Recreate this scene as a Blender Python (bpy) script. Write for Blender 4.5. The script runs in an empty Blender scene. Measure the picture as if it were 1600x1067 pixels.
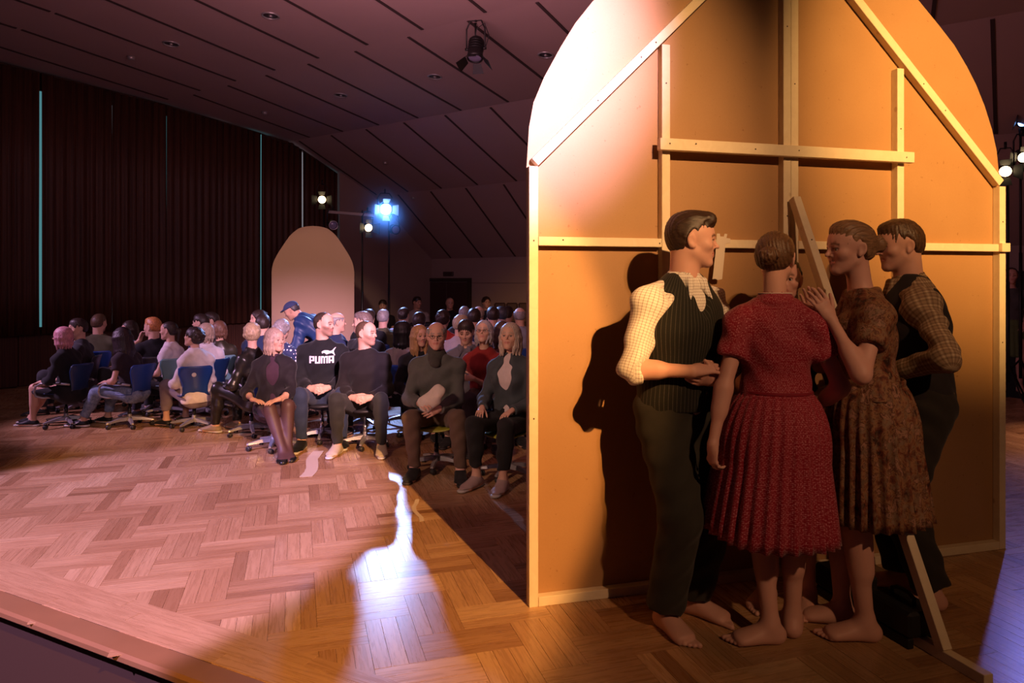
import bpy, bmesh, math, random, time
import numpy as np
from mathutils import Vector, Matrix
random.seed(7)
_T0 = time.time()
SC = bpy.context.scene
COL = SC.collection
PI = math.pi
# ------------------------------------------------------------------ camera
F, HZ, CAMH = 1100.0, 438.0, 1.56          # focal length in px of a 1600 px wide frame, horizon row, eye height
cam_d = bpy.data.cameras.new('camera'); cam = bpy.data.objects.new('camera', cam_d); COL.objects.link(cam)
cam.location = (0, 0, CAMH); cam.rotation_euler = (PI/2, 0, 0)
cam_d.sensor_width = 36; cam_d.lens = 36*F/1600; cam_d.shift_y = -(533.5-HZ)/1600
cam_d.clip_start = 0.05; cam_d.clip_end = 80
SC.camera = cam
def gp(px, py):                            # ground point under a pixel
    Y = CAMH*F/(py-HZ); return Vector(((px-800)/F*Y, Y, 0))
def pt(px, py, Y): return Vector(((px-800)/F*Y, Y, CAMH-(py-HZ)/F*Y))
# ------------------------------------------------------------------ world, exposure, main lights
w = bpy.data.worlds.new('world'); SC.world = w; w.use_nodes = True
w.node_tree.nodes['Background'].inputs[0].default_value = (0.38, 0.24, 0.42, 1)
w.node_tree.nodes['Background'].inputs[1].default_value = 0.024
SC.view_settings.view_transform = 'Standard'; SC.view_settings.look = 'None'
SC.view_settings.exposure = 0.0; SC.view_settings.gamma = 1.0; SC.view_settings.use_curve_mapping = False
def spot(name, loc, aim, power, color, size, blend=0.3, radius=0.06):
    d = bpy.data.lights.new(name, 'SPOT'); o = bpy.data.objects.new(name, d); COL.objects.link(o)
    d.energy = power; d.color = color; d.spot_size = math.radians(size); d.spot_blend = blend; d.shadow_soft_size = radius
    o.location = loc
    o.rotation_euler = (Vector(aim)-Vector(loc)).to_track_quat('-Z', 'Y').to_euler()
    return o
def area(name, loc, aim, power, color, sx, sy):
    d = bpy.data.lights.new(name, 'AREA'); o = bpy.data.objects.new(name, d); COL.objects.link(o)
    d.energy = power; d.color = color; d.shape = 'RECTANGLE'; d.size = sx; d.size_y = sy
    o.location = loc; o.rotation_euler = (Vector(aim)-Vector(loc)).to_track_quat('-Z', 'Y').to_euler()
    return o
WARM = (1.0, 0.52, 0.16); PINK = (0.60, 0.40, 0.94); ORNG = (1.0, 0.46, 0.13)
# the key lamps hang above and behind the camera, to the right
spot('key_right', (3.3, -2.5, 4.95), (2.78, 4.03, 2.6), 5600, WARM, 25.5, 1.0, 0.05)
spot('key_left', (2.7, -2.7, 4.95), (0.3, 3.25, 2.32), 2700, (1.0, 0.52, 0.19), 22, 1.0, 0.05)
spot('fill_wash', (3.0, -2.6, 4.9), (0.95, 3.2, 1.6), 400, (1.0, 0.54, 0.30), 30, 1.0, 0.06)  # added weak fill over the whole group of dancers
spot('fill_low', (3.0, -2.6, 4.9), (1.7, 3.3, 0.5), 230, (1.0, 0.50, 0.22), 40, 1.0, 0.1)  # added low fill standing for warm bounce near the flat
spot('orange_floor', (2.7, -2.7, 4.95), (-1.55, 4.5, 0), 3800, ORNG, 20.5, 0.25, 0.04)
spot('pink_floor', (-4.5, -1.5, 6.0), (-2.92, 3.75, 0), 7300, PINK, 26.5, 0.2, 0.05)
spot('pink_panel', (2.5, -2.8, 4.95), (-0.02, 3.35, 2.70), 12000, (0.92, 0.56, 0.92), 15.5, 1.0, 0.05)
BLUE_POS = pt(603, 327, 12.6)
spot('blue_back', BLUE_POS+Vector((0.02, -0.28, 0)), (-0.6, 5.0, 0), 1050, (0.28, 0.44, 1.0), 58, 0.4, 0.06)
spot('violet_left', (-8.0, 6.5, 3.6), (-4.2, 7.9, 0.95), 850, (0.95, 0.55, 1.0), 42, 0.5, 0.1)
spot('left_group_fill', (-1.2, -2.4, 5.2), (-3.9, 7.6, 0.95), 420, (1.0, 0.68, 0.82), 22, 0.7, 0.1)  # added fill, brightens the audience on the left
spot('front_fill', (-3.5, -1.0, 4.2), (-0.35, 5.7, 1.05), 1000, (1.0, 0.58, 0.42), 22, 0.8, 0.12)
spot('arch_fill', (-2.2, 4.0, 4.4), (-3.3, 11.8, 1.6), 850, (1.0, 0.62, 0.40), 15, 0.6, 0.1)  # added fill, brightens the small arch
spot('blue_right', pt(1601, 188, 8.9)+Vector((-0.05, -0.28, 0)), (4.4, 4.2, 0), 190, (0.25, 0.25, 1.0), 40, 0.6, 0.06)
spot('warm_right', pt(1571, 268, 8.6)+Vector((0, -0.25, 0)), (6.0, 6.0, 0), 330, (1.0, 0.5, 0.32), 60, 0.7, 0.06)
area('ceiling_glow', (-1.0, 5.0, 3.4), (0.5, 10.5, 6.5), 105, (1.0, 0.47, 0.55), 3, 2)
# ------------------------------------------------------------------ object helpers
def link(name, me, mat=None, parent=None):
    o = bpy.data.objects.new(name, me); COL.objects.link(o)
    if mat is not None:
        if isinstance(mat, (list, tuple)):
            for m in mat: me.materials.append(m)
        else: me.materials.append(mat)
    if parent: o.parent = parent
    return o
def tag(o, label=None, cat=None, group=None, kind=None):
    if label: o['label'] = label
    if cat: o['category'] = cat
    if group: o['group'] = group
    if kind: o['kind'] = kind
    return o
def empty(name, loc=(0, 0, 0), rz=0, label=None, cat=None, group=None, kind=None):
    o = bpy.data.objects.new(name, None); COL.objects.link(o); o.location = loc; o.rotation_euler = (0, 0, rz)
    o.empty_display_size = 0.1
    return tag(o, label, cat, group, kind)
def kids(o): return [c for c in bpy.data.objects if c.parent == o]
def copy_tree(o, parent=None):
    c = o.copy(); COL.objects.link(c)
    if parent: c.parent = parent
    for ch in KIDS.get(o.name, ()): copy_tree(ch, c)
    return c
KIDS = {}
def note_kids(o):
    KIDS[o.name] = kids(o)
    for c in KIDS[o.name]: note_kids(c)
class MB:                                   # small mesh collector
    def __init__(s): s.v = []; s.f = []; s.sm = []
    def add(s, vs, fs, smooth=False):
        n = len(s.v); s.v += [tuple(p) for p in vs]; s.f += [tuple(i+n for i in f) for f in fs]; s.sm += [smooth]*len(fs); return s
    def box(s, c, d, M=None, bev=0.0):
        hx, hy, hz = d[0]/2, d[1]/2, d[2]/2
        if bev <= 0:
            vs = [Vector((x, y, z)) for x in (-hx, hx) for y in (-hy, hy) for z in (-hz, hz)]
            fs = [(0, 1, 3, 2), (4, 6, 7, 5), (0, 4, 5, 1), (2, 3, 7, 6), (0, 2, 6, 4), (1, 5, 7, 3)]
        else:
            bm = bmesh.new(); bmesh.ops.create_cube(bm, size=1)
            for v in bm.verts: v.co = Vector((v.co.x*d[0], v.co.y*d[1], v.co.z*d[2]))
            bmesh.ops.bevel(bm, geom=bm.edges[:], offset=bev, segments=1, affect='EDGES')
            bm.verts.index_update()
            vs = [v.co.copy() for v in bm.verts]; fs = [tuple(v.index for v in f.verts) for f in bm.faces]; bm.free()
        c = Vector(c)
        vs = [(M @ v if M else v)+c for v in vs]
        return s.add(vs, fs)
    def beam(s, a, b, w, t, nrm, bev=0.002):  # bar from a to b: width w across, thickness t along nrm
        a, b, nrm = Vector(a), Vector(b), Vector(nrm).normalized(); x = (b-a); L = x.length; x.normalize()
        nrm = (nrm-x*nrm.dot(x)).normalized(); y = nrm.cross(x)
        M = Matrix((x, y, nrm)).transposed()
        return s.box((a+b)/2, (L, w, t), M, bev)
    def tube(s, pts, r, n=8, cap=True, closed=False):
        pts = [Vector(p) for p in pts]; rs = r if isinstance(r, (list, tuple)) else [r]*len(pts)
        up = None; rings = []
        for i, p in enumerate(pts):
            if closed: d = pts[(i+1) % len(pts)]-pts[i-1]
            else: d = pts[min(i+1, len(pts)-1)]-pts[max(i-1, 0)]
            if d.length < 1e-9: d = Vector((0, 0, 1))
            d.normalize()
            if up is None: up = d.orthogonal().normalized()
            up = (up-d*up.dot(d))
            if up.length < 1e-6: up = d.orthogonal()
            up.normalize(); sd = d.cross(up)
            rings.append([p+(up*math.cos(2*PI*k/n)+sd*math.sin(2*PI*k/n))*rs[i] for k in range(n)])
        vs = [v for R in rings for v in R]; fs = []
        m = len(pts)
        for i in range(m if closed else m-1):
            j = (i+1) % m
            for k in range(n): fs.append((i*n+k, i*n+(k+1) % n, j*n+(k+1) % n, j*n+k))
        if cap and not closed: fs += [tuple(range(n-1, -1, -1)), tuple((m-1)*n+k for k in range(n))]
        return s.add(vs, fs, True)
    def lathe(s, prof, n=16, M=None, c=(0, 0, 0)):   # profile of (r, z)
        vs = []; fs = []
        for r, z in prof:
            for k in range(n): vs.append(Vector((r*math.cos(2*PI*k/n), r*math.sin(2*PI*k/n), z)))
        for i in range(len(prof)-1):
            for k in range(n): fs.append((i*n+k, i*n+(k+1) % n, (i+1)*n+(k+1) % n, (i+1)*n+k))
        fs += [tuple(range(n-1, -1, -1)), tuple((len(prof)-1)*n+k for k in range(n))]
        c = Vector(c); vs = [(M @ v if M else v)+c for v in vs]
        return s.add(vs, fs, True)
    def prism(s, outline, o, ux, uy, un, t):         # outline (a,b) in plane o+a*ux+b*uy, extruded t along un
        o, ux, uy, un = Vector(o), Vector(ux), Vector(uy), Vector(un); n = len(outline)
        A = [o+ux*a+uy*b for a, b in outline]; B = [p+un*t for p in A]
        fs = [tuple(range(n)), tuple(range(2*n-1, n-1, -1))]+[(i, i+n, (i+1) % n+n, (i+1) % n) for i in range(n)]
        return s.add(A+B, fs)
    def mesh(s, name):
        me = bpy.data.meshes.new(name); me.from_pydata(s.v, [], s.f); me.polygons.foreach_set('use_smooth', s.sm)
        bm = bmesh.new(); bm.from_mesh(me); bmesh.ops.recalc_face_normals(bm, faces=bm.faces); bm.to_mesh(me); bm.free()
        me.update(); return me
    def build(s, name, mat=None, parent=None): return link(name, s.mesh(name), mat, parent)
# ------------------------------------------------------------------ material helpers
class NT:
    def __init__(s, name):
        s.m = bpy.data.materials.new(name); s.m.use_nodes = True; s.t = s.m.node_tree
        s.b = s.t.nodes['Principled BSDF']
    def n(s, typ, props=None, **ins):
        nd = s.t.nodes.new(typ)
        for k, v in (props or {}).items(): setattr(nd, k, v)
        for k, v in ins.items():
            k2 = int(k[1:]) if k[0] == 'i' and k[1:].isdigit() else k.replace('_', ' ')
            s.put(nd.inputs[k2], v)
        return nd
    def put(s, sock, v):
        if isinstance(v, bpy.types.NodeSocket): s.t.links.new(v, sock)
        elif isinstance(v, bpy.types.Node): s.t.links.new(v.outputs[0], sock)
        else: sock.default_value = v if not (isinstance(v, tuple) and len(v) == 3 and sock.type == 'RGBA') else (*v, 1)
    def set(s, **k):
        for a, v in k.items(): s.put(s.b.inputs[a.replace('_', ' ')], v)
        return s
    def math(s, op, a, b=0.0, c=None):
        nd = s.t.nodes.new('ShaderNodeMath'); nd.operation = op; s.put(nd.inputs[0], a); s.put(nd.inputs[1], b)
        if c is not None: s.put(nd.inputs[2], c)
        return nd.outputs[0]
    def mix(s, f, a, b, blend='MIX'):
        nd = s.t.nodes.new('ShaderNodeMix'); nd.data_type = 'RGBA'; nd.blend_type = blend
        s.put(nd.inputs[0], f); s.put(nd.inputs[6], a); s.put(nd.inputs[7], b); return nd.outputs[2]
    def coord(s, which='Object', scale=(1, 1, 1), rot=(0, 0, 0)):
        tc = s.n('ShaderNodeTexCoord'); mp = s.n('ShaderNodeMapping', Vector=tc.outputs[which], Scale=scale, Rotation=rot); return mp.outputs[0]
    def attr(s, name, out='Vector'):
        return s.n('ShaderNodeAttribute', {'attribute_name': name}).outputs[out]
    def noise(s, vec, scale=5., detail=3., rough=0.5, dist=0.0):
        return s.n('ShaderNodeTexNoise', Vector=vec, Scale=scale, Detail=detail, Roughness=rough, Distortion=dist).outputs[0]
    def ramp(s, f, stops):
        nd = s.n('ShaderNodeValToRGB', i0=f); e = nd.color_ramp.elements
        while len(e) < len(stops): e.new(0.5)
        for i, (p, c) in enumerate(stops): e[i].position = p; e[i].color = (*c, 1) if len(c) == 3 else c
        return nd.outputs[0]
    def bump(s, h, strength=0.3, dist=0.01):
        nd = s.n('ShaderNodeBump', Height=h, Strength=strength, Distance=dist); s.put(s.b.inputs['Normal'], nd.outputs[0]); return s
def plain(name, color, rough=0.6, metal=0.0, nscale=0, namt=0.15, spec=0.5):
    m = NT(name); m.set(Roughness=rough, Metallic=metal); m.b.inputs['Specular IOR Level'].default_value = spec
    if nscale:
        f = m.noise(m.coord('Object'), nscale, 4)
        m.set(Base_Color=m.mix(f, tuple(c*(1-namt) for c in color), tuple(min(1, c*(1+namt)) for c in color)))
    else: m.set(Base_Color=color)
    return m.m
def emis(name, color, strength):
    m = NT(name); m.set(Base_Color=color, Emission_Color=color, Emission_Strength=strength); return m.m
_MC = {}
def fabric(color, rough=0.85, weave=900., tag_='fabric', amt=0.18):
    key = (tag_, tuple(round(c, 3) for c in color), rough)
    if key in _MC: return _MC[key]
    m = NT(tag_); v = m.coord('Object')
    f = m.noise(v, 22, 4, 0.6); g = m.noise(v, weave, 1)
    c = m.mix(f, tuple(x*(1-amt) for x in color), tuple(min(1, x*(1+amt)) for x in color))
    m.set(Base_Color=c, Roughness=rough); m.b.inputs['Specular IOR Level'].default_value = 0.25
    m.b.inputs['Sheen Weight'].default_value = 0.08
    m.bump(g, 0.12, 0.002); _MC[key] = m.m; return m.m
def skin_mat():
    m = NT('skin'); c = m.attr('col', 'Color'); v = m.coord('Object')
    f = m.noise(v, 45, 3); m.set(Base_Color=m.mix(m.math('MULTIPLY', f, 0.14), c, (0.55, 0.16, 0.10)), Roughness=0.52)
    m.b.inputs['Subsurface Weight'].default_value = 0.06; m.b.inputs['Subsurface Radius'].default_value = (0.02, 0.008, 0.004)
    m.b.inputs['Specular IOR Level'].default_value = 0.35
    m.bump(m.noise(v, 350, 2), 0.06, 0.002); return m.m
SKIN = skin_mat()
def hair_mat(color, scl=(70, 70, 8), rough=0.45):
    key = ('hair', color, scl)
    if key in _MC: return _MC[key]
    m = NT('hair'); v = m.coord('Object', scl); f = m.noise(v, 2.2, 4, 0.6)
    c = m.ramp(f, [(0.28, tuple(x*0.45 for x in color)), (0.52, color), (0.75, tuple(min(1, x*1.55) for x in color))])
    m.set(Base_Color=c, Roughness=rough); m.b.inputs['Specular IOR Level'].default_value = 0.4
    m.bump(f, 0.5, 0.004); _MC[key] = m.m; return m.m
# ------------------------------------------------------------------ implicit surfaces (smooth unions meshed with surface nets)
def A3(v): return np.array([v[0], v[1], v[2]], dtype=np.float32)
def cap(a, b, ra, rb=None, w=None, fa=1., fb=None, k=.02, g='', cuts=(), op=0):
    return dict(t='c', a=A3(a), b=A3(b), ra=ra, rb=ra if rb is None else rb, w=None if w is None else A3(w)/np.linalg.norm(A3(w)), fa=fa, fb=fa if fb is None else fb, k=k, g=g, cuts=list(cuts), op=op)
def ell(c, r, R=None, k=.02, g='', op=0, cuts=()):
    return dict(t='e', c=A3(c), r=A3(r), R=None if R is None else np.array(R, dtype=np.float32), k=k, g=g, op=op, cuts=list(cuts))
def inflate(p, e, k=None, mul=1.0):
    q = dict(p)
    if k is not None: q['k'] = k
    if q['t'] == 'c':
        for r, f in (('ra', 'fa'), ('rb', 'fb')):
            w_ = q[r]*mul*q[f]+e; q[r] = q[r]*mul+e; q[f] = w_/q[r]
    else: q['r'] = q['r']*mul+e
    return q
def _pd(p, X, Y, Z):
    if p['t'] == 'c':
        a, b = p['a'], p['b']; ba = b-a; L2 = float(ba@ba)+1e-12
        x, y, z = X-a[0], Y-a[1], Z-a[2]
        h = np.clip((x*ba[0]+y*ba[1]+z*ba[2])/L2, 0, 1)
        qx, qy, qz = x-ba[0]*h, y-ba[1]*h, z-ba[2]*h
        q2 = qx*qx+qy*qy+qz*qz
        if p['w'] is not None:
            w_ = p['w']; qw = qx*w_[0]+qy*w_[1]+qz*w_[2]; f = p['fa']+(p['fb']-p['fa'])*h
            q2 = np.maximum(q2-qw*qw, 0)+(qw/f)**2
        d = np.sqrt(q2)-(p['ra']+(p['rb']-p['ra'])*h)
    else:
        x, y, z = X-p['c'][0], Y-p['c'][1], Z-p['c'][2]; r = p['r']
        if p['R'] is not None:
            R = p['R']; x, y, z = x*R[0, 0]+y*R[0, 1]+z*R[0, 2], x*R[1, 0]+y*R[1, 1]+z*R[1, 2], x*R[2, 0]+y*R[2, 1]+z*R[2, 2]
        x, y, z = x/r[0], y/r[1], z/r[2]
        k0 = np.sqrt(x*x+y*y+z*z); k1 = np.sqrt((x/r[0])**2+(y/r[1])**2+(z/r[2])**2)+1e-9
        d = k0*(k0-1)/k1
        d = np.where(k0 < 1e-3, -float(r.min()), d)
    for (cp, cn) in p['cuts']:
        d = np.maximum(d, (X-cp[0])*cn[0]+(Y-cp[1])*cn[1]+(Z-cp[2])*cn[2])
    return d
def _bb(p):
    if p['t'] == 'c':
        m = max(p['ra']*max(1, p['fa']), p['rb']*max(1, p['fb'])); return np.minimum(p['a'], p['b'])-m, np.maximum(p['a'], p['b'])+m
    m = float(p['r'].max()) if p['R'] is not None else p['r']
    return p['c']-m, p['c']+m
def axis(lo, hi, hc, fines, hf):
    xs = [lo]
    while xs[-1] < hi:
        x = xs[-1]; xs.append(x+(hf if any(a-hc <= x <= b for a, b in fines) else hc))
    return np.array(xs, dtype=np.float32)
def snets(D, xs, ys, zs):
    S = D < 0
    c = np.zeros(tuple(n-1 for n in S.shape), np.uint8)
    offs = [(i, j, k) for i in (0, 1) for j in (0, 1) for k in (0, 1)]
    n0, n1, n2 = c.shape
    for i, j, k in offs: c += S[i:i+n0, j:j+n1, k:k+n2]
    mask = (c > 0) & (c < 8); I = np.argwhere(mask); idx = np.full(mask.shape, -1, np.int32); idx[mask] = np.arange(len(I))
    i, j, k = I.T
    V = {o: D[i+o[0], j+o[1], k+o[2]] for o in offs}
    acc = np.zeros((len(I), 3), np.float32); cnt = np.zeros(len(I), np.float32)
    for o in offs:
        for ax in range(3):
            if o[ax]: continue
            o2 = list(o); o2[ax] = 1; o2 = tuple(o2); a, b = V[o], V[o2]; m = (a < 0) != (b < 0)
            t = np.where(m, a/np.where(m, a-b, 1), 0); p = np.zeros((len(I), 3), np.float32)
            p[:] = o; p[:, ax] = t; acc += p*m[:, None]; cnt += m
    P = acc/cnt[:, None]+I
    P = np.stack([np.interp(P[:, 0], np.arange(len(xs)), xs), np.interp(P[:, 1], np.arange(len(ys)), ys), np.interp(P[:, 2], np.arange(len(zs)), zs)], 1)
    Q = []
    for ax in range(3):
        s1 = [slice(None)]*3; s2 = [slice(None)]*3; s1[ax] = slice(0, -1); s2[ax] = slice(1, None)
        A, B = S[tuple(s1)], S[tuple(s2)]
        e = np.argwhere(A != B); u, v = (ax+1) % 3, (ax+2) % 3
        ok = (e[:, u] > 0) & (e[:, v] > 0) & (e[:, u] < S.shape[u]-1) & (e[:, v] < S.shape[v]-1); e = e[ok]
        def cell(du, dv):
            q = e.copy(); q[:, u] -= du; q[:, v] -= dv; return idx[q[:, 0], q[:, 1], q[:, 2]]
        q = np.stack([cell(1, 1), cell(0, 1), cell(0, 0), cell(1, 0)], 1)
        fl = A[e[:, 0], e[:, 1], e[:, 2]]; q[~fl] = q[~fl][:, ::-1]; Q.append(q)
    return P.astype(np.float32), np.concatenate(Q)
def relax(P, Q, it=1, lam=.5):
    for _ in range(it):
        s = np.zeros_like(P); n = np.zeros(len(P), np.float32)
        for a in range(4):
            b = (a+1) % 4; np.add.at(s, Q[:, a], P[Q[:, b]]); np.add.at(n, Q[:, a], 1)
            np.add.at(s, Q[:, b], P[Q[:, a]]); np.add.at(n, Q[:, b], 1)
        P = P+(s/np.maximum(n, 1)[:, None]-P)*lam
    return P.astype(np.float32)
def field(prims, h, hf=None, fines=None, post=None, pad=.03, rel=1):
    los, his = zip(*[_bb(p) for p in prims if not p['op']]); lo = np.min(los, 0)-pad; hi = np.max(his, 0)+pad
    ax = [axis(float(lo[i]), float(hi[i]), h, (fines[i] if fines else ()), hf or h) for i in range(3)]
    xs, ys, zs = ax
    D = np.full((len(xs), len(ys), len(zs)), .2, np.float32)
    for p in prims:
        a, b = _bb(p); mg = p['k']+3*h; sl = []
        for i in range(3):
            s0 = max(0, np.searchsorted(ax[i], a[i]-mg)-1); s1 = min(len(ax[i]), np.searchsorted(ax[i], b[i]+mg)+1); sl.append(slice(s0, s1))
        if any(s.stop <= s.start for s in sl): continue
        X = xs[sl[0]][:, None, None]; Y = ys[sl[1]][None, :, None]; Z = zs[sl[2]][None, None, :]
        d = _pd(p, X, Y, Z); o = D[tuple(sl)]; k = max(p['k'], 1e-5)
        if p['op']:
            hh = np.maximum(k-np.abs(o+d), 0)/k; D[tuple(sl)] = np.maximum(o, -d)+hh*hh*k*.25
        else:
            hh = np.maximum(k-np.abs(o-d), 0)/k; D[tuple(sl)] = np.minimum(o, d)-hh*hh*k*.25
    if post is not None: D = post(D, xs[:, None, None], ys[None, :, None], zs[None, None, :])
    D = D.astype(np.float32); D[0] = D[-1] = .2; D[:, 0] = D[:, -1] = .2; D[:, :, 0] = D[:, :, -1] = .2
    P, Q = snets(D, xs, ys, zs)
    return relax(P, Q, rel), Q
def qmesh(name, P, Q, col=None, pat=None):
    me = bpy.data.meshes.new(name); n = len(Q)
    me.vertices.add(len(P)); me.vertices.foreach_set('co', P.astype(np.float32).ravel())
    me.loops.add(n*4); me.loops.foreach_set('vertex_index', Q.astype(np.int32).ravel())
    me.polygons.add(n); me.polygons.foreach_set('loop_start', np.arange(0, n*4, 4, dtype=np.int32))
    me.polygons.foreach_set('use_smooth', np.ones(n, bool))
    if col is not None:
        a = me.color_attributes.new('col', 'FLOAT_COLOR', 'POINT'); a.data.foreach_set('color', np.concatenate([col, np.ones((len(P), 1))], 1).astype(np.float32).ravel())
    if pat is not None:
        a = me.attributes.new('pat', 'FLOAT_VECTOR', 'POINT'); a.data.foreach_set('vector', pat.astype(np.float32).ravel())
    me.update(calc_edges=True); return me
def crease(amp, seed=0):
    r = np.random.RandomState(seed); ph = r.rand(6)*6.28; j = .8+.4*r.rand(6)
    def f(D, X, Y, Z):
        n = np.sin(31*j[0]*X+24*j[1]*Z+ph[0])*np.sin(19*j[2]*Y-27*Z+ph[1])+.6*np.sin(52*j[3]*Z+35*X-30*Y+ph[2])*np.sin(40*j[4]*X+ph[3])
        return D+amp*n
    return f
# ================================================================== setting
AZ = math.radians(35)
HU = Vector((math.sin(AZ), math.cos(AZ), 0)); HV = Vector((math.cos(AZ), -math.sin(AZ), 0)); HO = Vector((-7.207, 10.035, 0))
def hall(t, v, z=0.0): return HO+HU*t+HV*v+Vector((0, 0, z))
HMAT = Matrix((HV, HU, Vector((0, 0, 1)))).transposed()      # columns: across, along, up
PROF = [(-1.7, 4.725), (-0.42, 4.71), (2.30, 4.59), (4.95, 4.355), (7.12, 3.467), (9.08, 2.09)]
WID = 17.0
# ---- parquet
def parquet_mat():
    m = NT('oak_parquet'); a = m.attr('pat'); sx = m.n('ShaderNodeSeparateXYZ', Vector=a)
    rnd = sx.outputs[2]
    off = m.n('ShaderNodeCombineXYZ', X=m.math('MULTIPLY', rnd, 37.0), Y=m.math('MULTIPLY', rnd, 91.0), Z=0.0)
    v = m.n('ShaderNodeVectorMath', {'operation': 'ADD'}, i0=a, i1=off)
    mp = m.n('ShaderNodeMapping', Vector=v, Scale=(3.2, 45, 1)); g = m.noise(mp.outputs[0], 1.6, 5, 0.62, 0.6)
    base = m.ramp(rnd, [(0.0, (0.25, 0.125, 0.055)), (0.18, (0.40, 0.22, 0.105)), (0.6, (0.52, 0.31, 0.155)), (1.0, (0.66, 0.43, 0.23))])
    c = m.mix(m.ramp(g, [(0.35, (1, 1, 1)), (0.7, (0, 0, 0))]), base, m.mix(0.42, base, (0.22, 0.10, 0.04)))
    m.set(Base_Color=c, Roughness=m.math('MULTIPLY_ADD', g, 0.16, 0.20)); m.b.inputs['Specular IOR Level'].default_value = 0.5
    m.bump(g, 0.06, 0.003); return m.m
PARQ = parquet_mat()
DARKW = plain('dark_gap', (0.03, 0.016, 0.008), 0.7)
def board_mesh(name, items):                  # items: (cx, cy, ex, ey, rnd) in world; box tops with bevelled rim
    vs = []; fs = []; pat = []
    for (cx, cy, ex, ey, L, Wd, r, z) in items:
        n = len(vs)
        for (hx, hy, zz) in ((L/2, Wd/2, -0.004), (L/2-0.0005, Wd/2-0.0005, 0.0)):
            for sx, sy in ((-1, -1), (1, -1), (1, 1), (-1, 1)):
                vs.append((cx+ex[0]*hx*sx+ey[0]*hy*sy, cy+ex[1]*hx*sx+ey[1]*hy*sy, zz+z)); pat.append((hx*sx, hy*sy, r))
        fs += [(n+4, n+5, n+6, n+7)]+[(n+i, n+(i+1) % 4, n+4+(i+1) % 4, n+4+i) for i in range(4)]
    me = bpy.data.meshes.new(name); me.from_pydata(vs, [], fs)
    a = me.attributes.new('pat', 'FLOAT_VECTOR', 'POINT'); a.data.foreach_set('vector', np.array(pat, np.float32).ravel()); me.update(); return me
EDGE_P = gp(0, 950); _e2 = gp(300, 1060); EDGE_D = (_e2-EDGE_P).normalized(); EDGE_N = Vector((-EDGE_D.y, EDGE_D.x, 0))
if EDGE_N.y < 0: EDGE_N = -EDGE_N
DECK_T = 7.3
def on_deck(x, y, mrg=0.0):
    p = Vector((x, y, 0)); 
    return (p-EDGE_P).dot(EDGE_N) > 0.10+mrg and (p-HO).dot(HU) < DECK_T-mrg and (p-HO).dot(HV) > -0.3
fl = MB()
c1 = EDGE_P-EDGE_D*14+EDGE_N*0.02; c2 = EDGE_P+EDGE_D*12+EDGE_N*0.02
def clip_deck():
    # polygon of the deck: bounded by the stage edge, the left wall line, the back step and the far right
    t_l = ((c1-HO)-HU*((c1-HO).dot(HU))).dot(HV)
    k = (-0.3-(EDGE_P-HO).dot(HV))/(EDGE_D.dot(HV)); a = EDGE_P+EDGE_D*k
    k2 = (WID-(EDGE_P-HO).dot(HV))/(EDGE_D.dot(HV)); b = EDGE_P+EDGE_D*k2
    return [a, b, hall(DECK_T, WID), hall(DECK_T, -0.3)]
DP = clip_deck()
fl.prism([(p.x, p.y) for p in DP], (0, 0, -0.045), (1, 0, 0), (0, 1, 0), (0, 0, 1), 0.040)
floor = tag(fl.build('floor', DARKW), kind='structure')
pa = math.radians(73); EX = (math.sin(pa), math.cos(pa)); EY = (-EX[1], EX[0])
BL, BW = 0.42, 0.07; CS = 0.21
cand = []
rp = random.Random(3)
for i in range(-75, 75):
    for j in range(-40, 75):
        for kind in (0, 1):
            if (i-j) % 4 != (0, 3)[kind]: continue
            bx, by = i*CS, j*CS; tone = rp.random()
            for q in range(3):
                if kind == 0: lx, ly, ex, ey = bx+CS, by+CS*(q+.5)/3, EX, EY
                else: lx, ly, ex, ey = bx+CS*(q+.5)/3, by+CS, EY, (-EX[0], -EX[1])
                x, y = lx*EX[0]+ly*EY[0]+0.1, lx*EX[1]+ly*EY[1]+5.0
                ok = on_deck(x, y)
                if not ok or not (-9 < x < 9.5) or y > 16: continue
                r = min(1, max(0, 0.55*tone+0.45*rp.random())) if rp.random() > 0.06 else rp.random()*0.25
                vis = y > 0.5 and abs(x)/y < 0.80 and y > 1.56*F/(1085-HZ)
                cand.append(((0 if vis else 1), x*x+y*y, (x, y, ex, ey, BL-0.0006, BW-0.0006, r, (rp.random()-.5)*0.0007)))
cand.sort(key=lambda c: c[:2])
PV = [board_mesh('plank', [(0, 0, (1, 0), (0, 1), BL-0.0006, BW-0.0006, (k+.5)/24, 0)]) for k in range(24)]
for me in PV: me.materials.append(PARQ)
for c in cand[:262]:
    x, y, ex, ey, L, Wd, r, z = c[2]
    o = bpy.data.objects.new('plank', PV[min(23, int(r*24))]); COL.objects.link(o); o.parent = floor
    o.location = (x, y, z); o.rotation_euler = (0, 0, math.atan2(ex[1], ex[0]))
tag(link('plank_field', board_mesh('plank_field', [c[2] for c in cand[262:]]), PARQ, floor), kind='stuff')
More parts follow.
